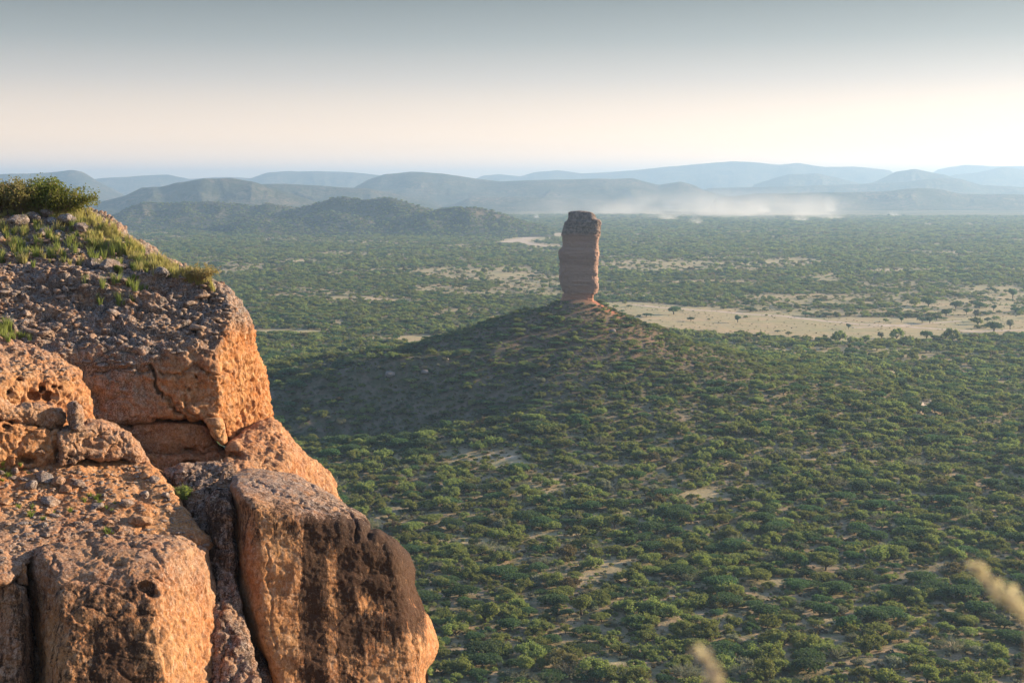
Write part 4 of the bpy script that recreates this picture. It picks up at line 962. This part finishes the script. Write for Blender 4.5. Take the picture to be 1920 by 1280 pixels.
for k, (shape, lf, key) in enumerate([('acacia', 'acacia', 'acacia'), ('bush', 'mopane', 'bush'), ('tall', 'acacia', 'tall'), ('tall', 'greybush', 'greybush_tall')]):
    cr = crown(shape, 70+k, 900, .14); tall_shapes[key] = (mesh_np('crown', cr[0], cr[1], [ML[lf]]), trunk(shape, 70+k, .06).mesh('trunk', M_BARK))
lone_xy = []
for k, (px, py, w, kind, lab) in enumerate(LONE):
    if k in (1, 2):
        x, y = on_plain(px, py, 0)     # on the mound: walk down the line of sight to the ground
        for D in np.arange(480, 900, 1.0):
            a, c = ray(px, py); x, y = float(a)*D, D
            if HC+float(c)*D <= float(terr(np.array([x]), np.array([y]))[0]): break
    else: x, y = on_plain(px, py, 0)
    x, y = float(x), float(y); z = float(terr(np.array([x]), np.array([y]))[0]); r = w/2*y/F_*1.1; lone_xy.append((x, y, r))
    isb = kind == 'bush' and w < 14
    h = r*(1.0 if isb else 1.25)
    place_tree(tall_shapes[kind], lab, 'bush' if isb else 'tree', 'bush' if isb else ('acacia_tree' if kind == 'acacia' else 'savanna_tree'), (x, y, z), k*1.3, (r, r, h), 'lone trees and bushes of the clearing')
# the plain's bushes
PX, PY, PK, PSX, PSZ, PR_ = [], [], [], [], [], []
for r0, r1, step, seed in ((225, 1350, 3.95, 1), (1350, 2400, 5.4, 2), (2400, 4300, 9.0, 3)):
    X, Y, rs = field(r0, r1, step, seed); n = len(X)
    kn = n2(X, Y, 55, 61, 2); u = rs.rand(n)
    pk = np.where(u < .30+kn*.55, rs.choice([0, 1, 6, 7, 12, 13], n, p=[.22, .2, .2, .12, .2, .06]), np.where(rs.rand(n) < .13, rs.choice([5, 10], n), rs.choice([2, 3, 4, 8, 11], n, p=[.22, .22, .22, .1, .24])))
    pk = np.where(rs.rand(n) < .025, 9, pk)
    s = (1.2+2.4*rs.rand(n)**1.8)*(step/3.95)**.8; s = np.where(pk == 5, s*.75, s)
    ac = np.isin(pk, [0, 1, 6, 12]); s = s*np.where(ac, 1.3, 1.08)
    sz = s*np.where(ac, .68, .84)*rs.uniform(.75, 1.1, n)*np.where(np.isin(pk, [0, 1, 6]), 1.05, .95)*(1 if step < 8 else .75)
    d2 = np.hypot(X-NX, Y-NY); m = d2 < 60; s[m] *= .9; sz[m] *= .75; m = d2 < 110; sz[m] *= .78; s[m] *= .85; m = d2 < 20; s[m] *= .6; sz[m] *= .6
    PX.append(X); PY.append(Y); PK.append(pk); PSX.append(s); PSZ.append(sz); PR_.append(np.full(n, r0))
PX, PY, PK, PSX, PSZ, PR_ = map(np.concatenate, (PX, PY, PK, PSX, PSZ, PR_))
ok = np.ones(len(PX), bool)
for x, y, r in lone_xy: ok &= np.hypot(PX-x, PY-y) > r+2.5
for L, w in ROADS:                 # nothing grows on a track, and low growth only on its near side
    deep = 62 if w > 12 else 5
    if w < 4: continue
    lo, hi = L.min(0)-80, L.max(0)+80; c_ = np.where((PX > lo[0]) & (PX < hi[0]) & (PY > lo[1]) & (PY < hi[1]))[0]
    for x, y in L: ok[c_[(np.abs(PX[c_]-x) < w*.5+4) & (PY[c_] > y-deep) & (PY[c_] < y+w*.5+3)]] = False
PX, PY, PK, PSX, PSZ, PR_ = (a[ok] for a in (PX, PY, PK, PSX, PSZ, PR_))
PZ = terr(PX, PY)
ppx, ppy = project(PX, PY, PZ+0.6*PSZ)
# the right hand outline of the cliff, so that bushes behind it are not counted among those in view
EY = np.array([300, 400, 500, 560, 640, 700, 780, 800, 860, 900, 930, 980, 1000, 1040, 1090, 1160, 1210, 1250, 1280, 1400]); EX = np.array([0, 180, 340, 435, 470, 490, 505, 520, 580, 620, 650, 692, 712, 768, 775, 805, 820, 800, 797, 797])
vis = (ppx > np.interp(ppy, EY, EX)+4) & (ppx < 1915) & (ppy < 1276)
size = PSX/np.hypot(PX, PY)*vis
order = np.argsort(-size)[:300]; picked = np.zeros(len(PX), bool); picked[order] = True
TONE = {'acacia': 'dark green', 'mopane': 'olive green', 'greybush': 'grey green', 'brown': 'brown leaved'}
FORM = {'acacia': 'flat topped acacia', 'bush': 'rounded leafy bush', 'tall': 'upright clumped bush', 'bare': 'bare twiggy bush'}
rows = {}
for i in order:
    rows.setdefault(int((ppy[i]-1)//34), []).append(i)
ORD = ['first','second','third','fourth','fifth','sixth','seventh','eighth','ninth','tenth','eleventh','twelfth','thirteenth','fourteenth','fifteenth','sixteenth','seventeenth','eighteenth','nineteenth','twentieth']
# labels: tone, size, form, then the place in its own row of bushes counted up from the lower edge, from the cliff rightwards
row_ids = sorted(rows, reverse=True); LAB = {}
for rn, rid in enumerate(row_ids):
    mem = sorted(rows[rid], key=lambda i: ppx[i])
    seen = {}
    for i in mem:
        shape, lf = KINDS[PK[i]]; sz = 'small' if PSX[i] < 3.1 else ('large' if PSX[i] > 3.8 else 'mid-sized')
        seen.setdefault((sz, TONE[lf], FORM[shape]), []).append(i)
    for (sz, tn, fm), L in seen.items():
        for q, i in enumerate(L):
            rowtxt = 'the bottom row' if rn == 0 else ORD[min(rn, 19)]+' row up'
            LAB[i] = ('%s %s %s, ' % (sz, tn, fm))+(('only one such in ' if len(L) == 1 else ORD[min(q, 19)]+' such from the cliff in ')+rowtxt)
for i in order:
    crm, trm, shape, lf = NEAR[PK[i]]
    place_tree((crm, trm), LAB[i], 'bush' if shape != 'acacia' else 'acacia', 'bush' if shape != 'acacia' else 'acacia_bush', (PX[i], PY[i], PZ[i]), (i*2.399) % 6.283, (PSX[i], PSX[i], PSZ[i]), 'nearest bushes of the plain')

def instances(name, coll, X, Y, Z, kind, sx, sz, label):
    n = len(X); me = bpy.data.meshes.new(name); me.vertices.add(n); me.vertices.foreach_set('co', np.stack([X, Y, Z], -1).astype(np.float32).ravel()); me.update()
    a = me.attributes.new('kind_index', 'INT', 'POINT'); a.data.foreach_set('value', kind.astype(np.int32))
    a = me.attributes.new('size', 'FLOAT_VECTOR', 'POINT'); a.data.foreach_set('vector', np.stack([sx, sx, sz], -1).astype(np.float32).ravel())
    a = me.attributes.new('turn', 'FLOAT_VECTOR', 'POINT'); tv = np.zeros((n, 3), np.float32); tv[:, 2] = np.random.RandomState(n).rand(n)*6.283; a.data.foreach_set('vector', tv.ravel())
    o = link(name, me, None, kind='stuff', label=label)
    g = bpy.data.node_groups.new(name, 'GeometryNodeTree'); g.interface.new_socket('Geometry', in_out='INPUT', socket_type='NodeSocketGeometry'); g.interface.new_socket('Geometry', in_out='OUTPUT', socket_type='NodeSocketGeometry')
    gi, go = g.nodes.new('NodeGroupInput'), g.nodes.new('NodeGroupOutput'); iop = g.nodes.new('GeometryNodeInstanceOnPoints'); ci = g.nodes.new('GeometryNodeCollectionInfo')
    ci.inputs['Collection'].default_value = coll; ci.inputs['Separate Children'].default_value = True; ci.inputs['Reset Children'].default_value = True
    iop.inputs['Pick Instance'].default_value = True
    def na(nm, ty):
        q = g.nodes.new('GeometryNodeInputNamedAttribute'); q.data_type = ty; q.inputs['Name'].default_value = nm; return q.outputs['Attribute']
    g.links.new(gi.outputs[0], iop.inputs['Points']); g.links.new(ci.outputs[0], iop.inputs['Instance'])
    g.links.new(na('kind_index', 'INT'), iop.inputs['Instance Index']); g.links.new(na('size', 'FLOAT_VECTOR'), iop.inputs['Scale']); g.links.new(na('turn', 'FLOAT_VECTOR'), iop.inputs['Rotation'])
    g.links.new(iop.outputs[0], go.inputs[0])
    md = o.modifiers.new('instances', 'NODES'); md.node_group = g
    return o
rest = ~picked; dist_ = np.hypot(PX, PY)
for nm, coll, lo, hi, lab in (('bushland', lib_near, 0, 620, 'green and olive bushes covering the near plain and the mound'), ('far_bushland', lib_mid, 620, 1350, 'bushes and trees of the middle distance round the clearing'), ('distant_bushland', lib_far, 1350, 9e9, 'distant grey green bush reaching to the hills')):
    m = rest & (dist_ >= lo) & (dist_ < hi)
    instances(nm, coll, PX[m], PY[m], PZ[m], PK[m], PSX[m], PSZ[m], lab)
HS = np.concatenate(hill_samples); n = len(HS); rs = np.random.RandomState(8); s = rs.uniform(2.0, 4.2, n)
instances('hillside_bushes', lib_far, HS[:,0], HS[:,1], HS[:,2]-.3, rs.choice([0, 1, 7, 2, 3, 4], n), s, s*.8, 'bushes dotted over the nearest hills')
# low scrub and dry grass between the bushes near by
X, Y, rs = field(225, 640, 1.9, 17); k = rs.rand(len(X)) < .8; X, Y = X[k], Y[k]; s = rs.uniform(.3, .95, len(X))
instances('low_scrub', lib_far, X, Y, terr(X, Y), rs.choice([5, 2, 9, 3, 5], len(X)), s, s*.8, 'low grey scrub and seedlings between the bushes')
# denser low scrub on the mound
rs = np.random.RandomState(33); n = 5200; a_ = rs.rand(n)*6.283; q_ = 125*np.sqrt(rs.rand(n)); X = NX-25+q_*1.25*np.cos(a_); Y = NY-25+q_*np.sin(a_); k = (np.hypot(X-NX, Y-NY) > 8) & (n2(X, Y, 14, 71, 2) > -.25); X, Y = X[k], Y[k]; s = rs.uniform(.5, 1.7, len(X))
instances('mound_scrub', lib_mid, X, Y, terr(X, Y), rs.choice([0, 1, 5, 7, 10, 3], len(X)), s, s*.7, 'low scrub and bushes covering the flanks of the mound')
# small scrub dots in the clearing
X, Y, rs = field(560, 1250, 3.3, 19)
rs = np.random.RandomState(20); n = 60000; X = rs.uniform(20, 520, n); Y = rs.uniform(700, 1300, n); o, _p = cover(X, Y); k = (o > .6) & (rs.rand(n) < .05+.05*(n2(X, Y, 40, 5, 2) > .1)); X, Y = X[k], Y[k]; s = rs.uniform(.2, .75, len(X))
instances('clearing_scrub', lib_far, X, Y, terr(X, Y), rs.choice([5, 2, 9, 0], len(X)), s, s*.7, 'tiny shrubs dotting the open clearing')

TT('------ boulders on')
# ------------------------------------------------------------------ boulders on the mound, the pale outcrop with posts
def ground_hit(px, py):
    a, c = ray(px, py); a = float(a); c = float(c)
    D = np.arange(300, 1500, 0.5); z = terr(a*D, D); k = np.argmax(HC+c*D <= z); return a*D[k], D[k], float(z[k])
for k, (px, py, w, lab) in enumerate([(797,700,18,'pale grey boulder in the shade on the left flank of the mound'),(730,705,24,'long grey rock lying in shade left of the pale boulder'),(838,674,8,'small white rock near the ridge left of the mound'),
       (1150,622,14,'blue grey rock pile on the front of the mound'),(1158,657,10,'grey rock below the rock pile on the mound'),(1049,570,4,'tiny white stone just under the foot of the pillar'),(668,680,12,'grey rock on the left end of the shaded ridge'),(1128,577,6,'reddish fallen block just right of the pillar foot'),(1146,584,5,'small fallen block further down the red scree'),(1038,572,6,'dark fallen block left of the pillar foot')]):
    x, y, z = ground_hit(px, py); r = w/2*y/F_; V = stone_verts(ICO2[0], 700+k, .55); me = mesh_np('boulder', V*r, ICO2[1], [M_BOULDER], True)
    fattr(me, 'grey', np.full(len(V), 1.0)); fattr(me, 'stain', np.full(len(V), .25))
    o = link('boulder', me, None, label=lab, category='boulder'); o.location = (x, y, z+r*.15)
x, y, z = ground_hit(1633, 696)
V = stone_verts(ICO2[0], 801, .35)*np.array([2.6, 1.5, 1.6]); me = mesh_np('outcrop', V, ICO2[1], [M_BOULDER], True); fattr(me, 'grey', np.full(len(V), .3)); fattr(me, 'stain', np.zeros(len(V)))
o = link('outcrop', me, None, label='pale rock outcrop among the bushes at right below two dark posts', category='rock'); o.location = (x, y, z+.6)
M_POST, t, b = mat('dark_wooden_post'); b.inputs['Base Color'].default_value = (.02, .018, .022, 1)
for dx, lab, h in ((-.25, 'left of the two dark posts on the pale outcrop', 1.5), (.75, 'right of the two dark posts on the pale outcrop', 1.5)):
    A_ = Acc(); V, F = tube((0, 0, -.4), (0.03, 0, h), .16, .12, 8); A_.add(V, F); V, F = tube((0.03, 0, h), (0.03, 0, h+.1), .12, .03, 8); A_.add(V, F)
    o = link('post', A_.mesh('post', M_POST), None, label=lab, category='post', group='posts on the outcrop'); o.location = (x+dx, y-.2, z+1.0)

# ------------------------------------------------------------------ grass heads close to the camera, out of focus
me = bpy.data.meshes.new('ledge')
V = stone_verts(ICO4[0], 901, .25, .2)*np.array([2.6, 2.2, 2.0])
me = mesh_np('near_ledge', V, ICO4[1], [M_ROCK], True); fattr(me, 'grey', np.full(len(V), .3)); fattr(me, 'stain', np.zeros(len(V)))
o = link('rock_ledge', me, None, kind='structure', label='rock ledge the camera stands on'); o.location = (.3, -.9, HC-2.05)
def grass_head(path, D, label, seed, rad):
    """stem and feathery seed head whose tip follows picture points"""
    rs = np.random.RandomState(seed); P = np.array([at_depth(px, py, D) for px, py in path])
    base = np.array([P[-1][0]-.02, D-.12, HC-1.62]); root = thing('grass_stalk', label, 'grass stalk', base)
    st = Acc(); L = [base, base*.4+P[-1]*.6]+[p for p in P[::-1]]
    for a, b in zip(L[:-1], L[1:]): V, F = tube(a-base, b-base, .0012, .0009, 5); st.add(V, F)
    hd = Acc()
    for a, b in zip(P[:-1], P[1:]):
        n = int(np.linalg.norm(b-a)*1500); t = rs.rand(n)[:, None]; c = a+(b-a)*t+rs.randn(n, 3)*rad-base; V, F = leaves(c, .006, rs, 0); hd.add(V, F)
    link('stem', st.mesh('stem', ML['dry']), root); link('seed_head', hd.mesh('seed_head', ML['dry']), root)
grass_head([(1826,1056),(1845,1085),(1868,1110),(1895,1125),(1925,1150)], 1.25, 'blurred pale pink grass head leaning in from the right edge', 1, .0034)
grass_head([(1900,1098),(1896,1118),(1902,1140),(1930,1168)], 1.3, 'shorter blurred grass head at the right edge behind the long one', 2, .0026)
grass_head([(1312,1216),(1325,1238),(1338,1262),(1355,1300)], 1.2, 'blurred pale grass head rising at the lower edge of the picture', 3, .0036)

TT('------------- haze')
# ------------------------------------------------------------------ haze and smoke
hz = bpy.data.meshes.new('haze')
x0, x1, y0, y1, z0, z1 = -20600, 20600, -20600, 20600, -40, 312
V = [(x, y, z) for z in (z0, z1) for y in (y0, y1) for x in (x0, x1)]
me = mesh_np('haze', np.array(V, float), np.array([(0,2,3,1),(4,5,7,6),(0,1,5,4),(2,6,7,3),(0,4,6,2),(1,3,7,5)]), [])
mh = bpy.data.materials.new('haze'); mh.use_nodes = True; t = mh.node_tree; t.nodes.clear(); out = t.nodes.new('ShaderNodeOutputMaterial')
pv = t.nodes.new('ShaderNodeVolumePrincipled'); pv.inputs['Color'].default_value = (0.46, 0.70, 1.0, 1); pv.inputs['Density'].default_value = 1.4e-4; pv.inputs['Anisotropy'].default_value = 0.35
t.links.new(pv.outputs[0], out.inputs['Volume']); me.materials.append(mh)
link('haze', me, None, kind='stuff', label='thin blue haze filling the air over the plain')
def smoke(px0, px1, D0, D1, h, dens, seed, label, thr=.46):
    a0 = float(ray(px0, 400)[0])*(D0+D1)/2; a1 = float(ray(px1, 400)[0])*(D0+D1)/2
    V, F = ICO4; V = V*np.array([(a1-a0)/2, (D1-D0)/2, h])
    V = V[:]; V[:, 2] = np.maximum(V[:, 2], -2)
    me = mesh_np('smoke', V, F, [])
    m = bpy.data.materials.new('dust_smoke'); m.use_nodes = True; t = m.node_tree; t.nodes.clear(); out = t.nodes.new('ShaderNodeOutputMaterial')
    pv = t.nodes.new('ShaderNodeVolumePrincipled'); pv.inputs['Color'].default_value = (.97, .95, .92, 1); pv.inputs['Anisotropy'].default_value = .3
    tc = N(t, 'ShaderNodeTexCoord').outputs['Object']
    nz = tex(t, 3.2/(a1-a0)*(1.6 if a1-a0 > 500 else 1), tc, 5, .62, vscale=(1, .5, 1.5))
    sx = N(t, 'ShaderNodeSeparateXYZ'); t.links.new(tc, sx.inputs[0])
    fall = math_(t, 'POWER', math_(t, 'MAXIMUM', math_(t, 'SUBTRACT', 1.0, math_(t, 'DIVIDE', sx.outputs[2], h)), 0.0), 1.6)
    ex = math_(t, 'POWER', math_(t, 'ABSOLUTE', math_(t, 'DIVIDE', sx.outputs[0], (a1-a0)/2)), 2)
    ey = math_(t, 'POWER', math_(t, 'ABSOLUTE', math_(t, 'DIVIDE', sx.outputs[1], (D1-D0)/2)), 2)
    rim = math_(t, 'POWER', math_(t, 'MAXIMUM', math_(t, 'SUBTRACT', 1.0, math_(t, 'ADD', ex, ey)), 0.0), 1.7)
    d = math_(t, 'MULTIPLY', ramp(t, nz, [(thr, 0), (thr+.22, 1)]), math_(t, 'MULTIPLY', fall, rim))
    t.links.new(math_(t, 'MULTIPLY', d, dens), pv.inputs['Density']); t.links.new(pv.outputs[0], out.inputs['Volume']); me.materials.append(m)
    o = link('smoke', me, None, kind='stuff', label=label); o.location = ((a0+a1)/2, (D0+D1)/2, 2)
smoke(940, 1660, 3300, 5200, 85, 0.0052, 1, 'broad bank of pale dust smoke drifting low behind the pillar')
for k, (px, py, w, h, dn, lab) in enumerate([(1305,419,40,20,.012,'bright dust plume nearest the camera right of the pillar'),(1250,412,70,14,.016,'low wide dust plume just right of the pillar'),(1388,406,80,20,.014,'wide bright dust plume in the middle of the smoke bank'),
        (1432,397,40,24,.016,'small dust plume above the wide one'),(1500,414,46,18,.016,'low dust plume at the tree line right of the middle'),(1556,396,34,46,.014,'tallest dust plume at the right end of the bank'),(1560,410,70,12,.012,'flat dust streak under the tallest plume'),
        (1676,405,16,14,.02,'tiny lone dust puff far right of the bank'),(1006,410,18,12,.02,'tiny dust puff left of the pillar')]):
    D = min(85*F_/(py-350), 4950); smoke(px-w*.35, px+w*.35, D-90, D+90, h*1.3, dn*1.2, 20+k, lab, .40)
print('objects', len(bpy.data.objects))
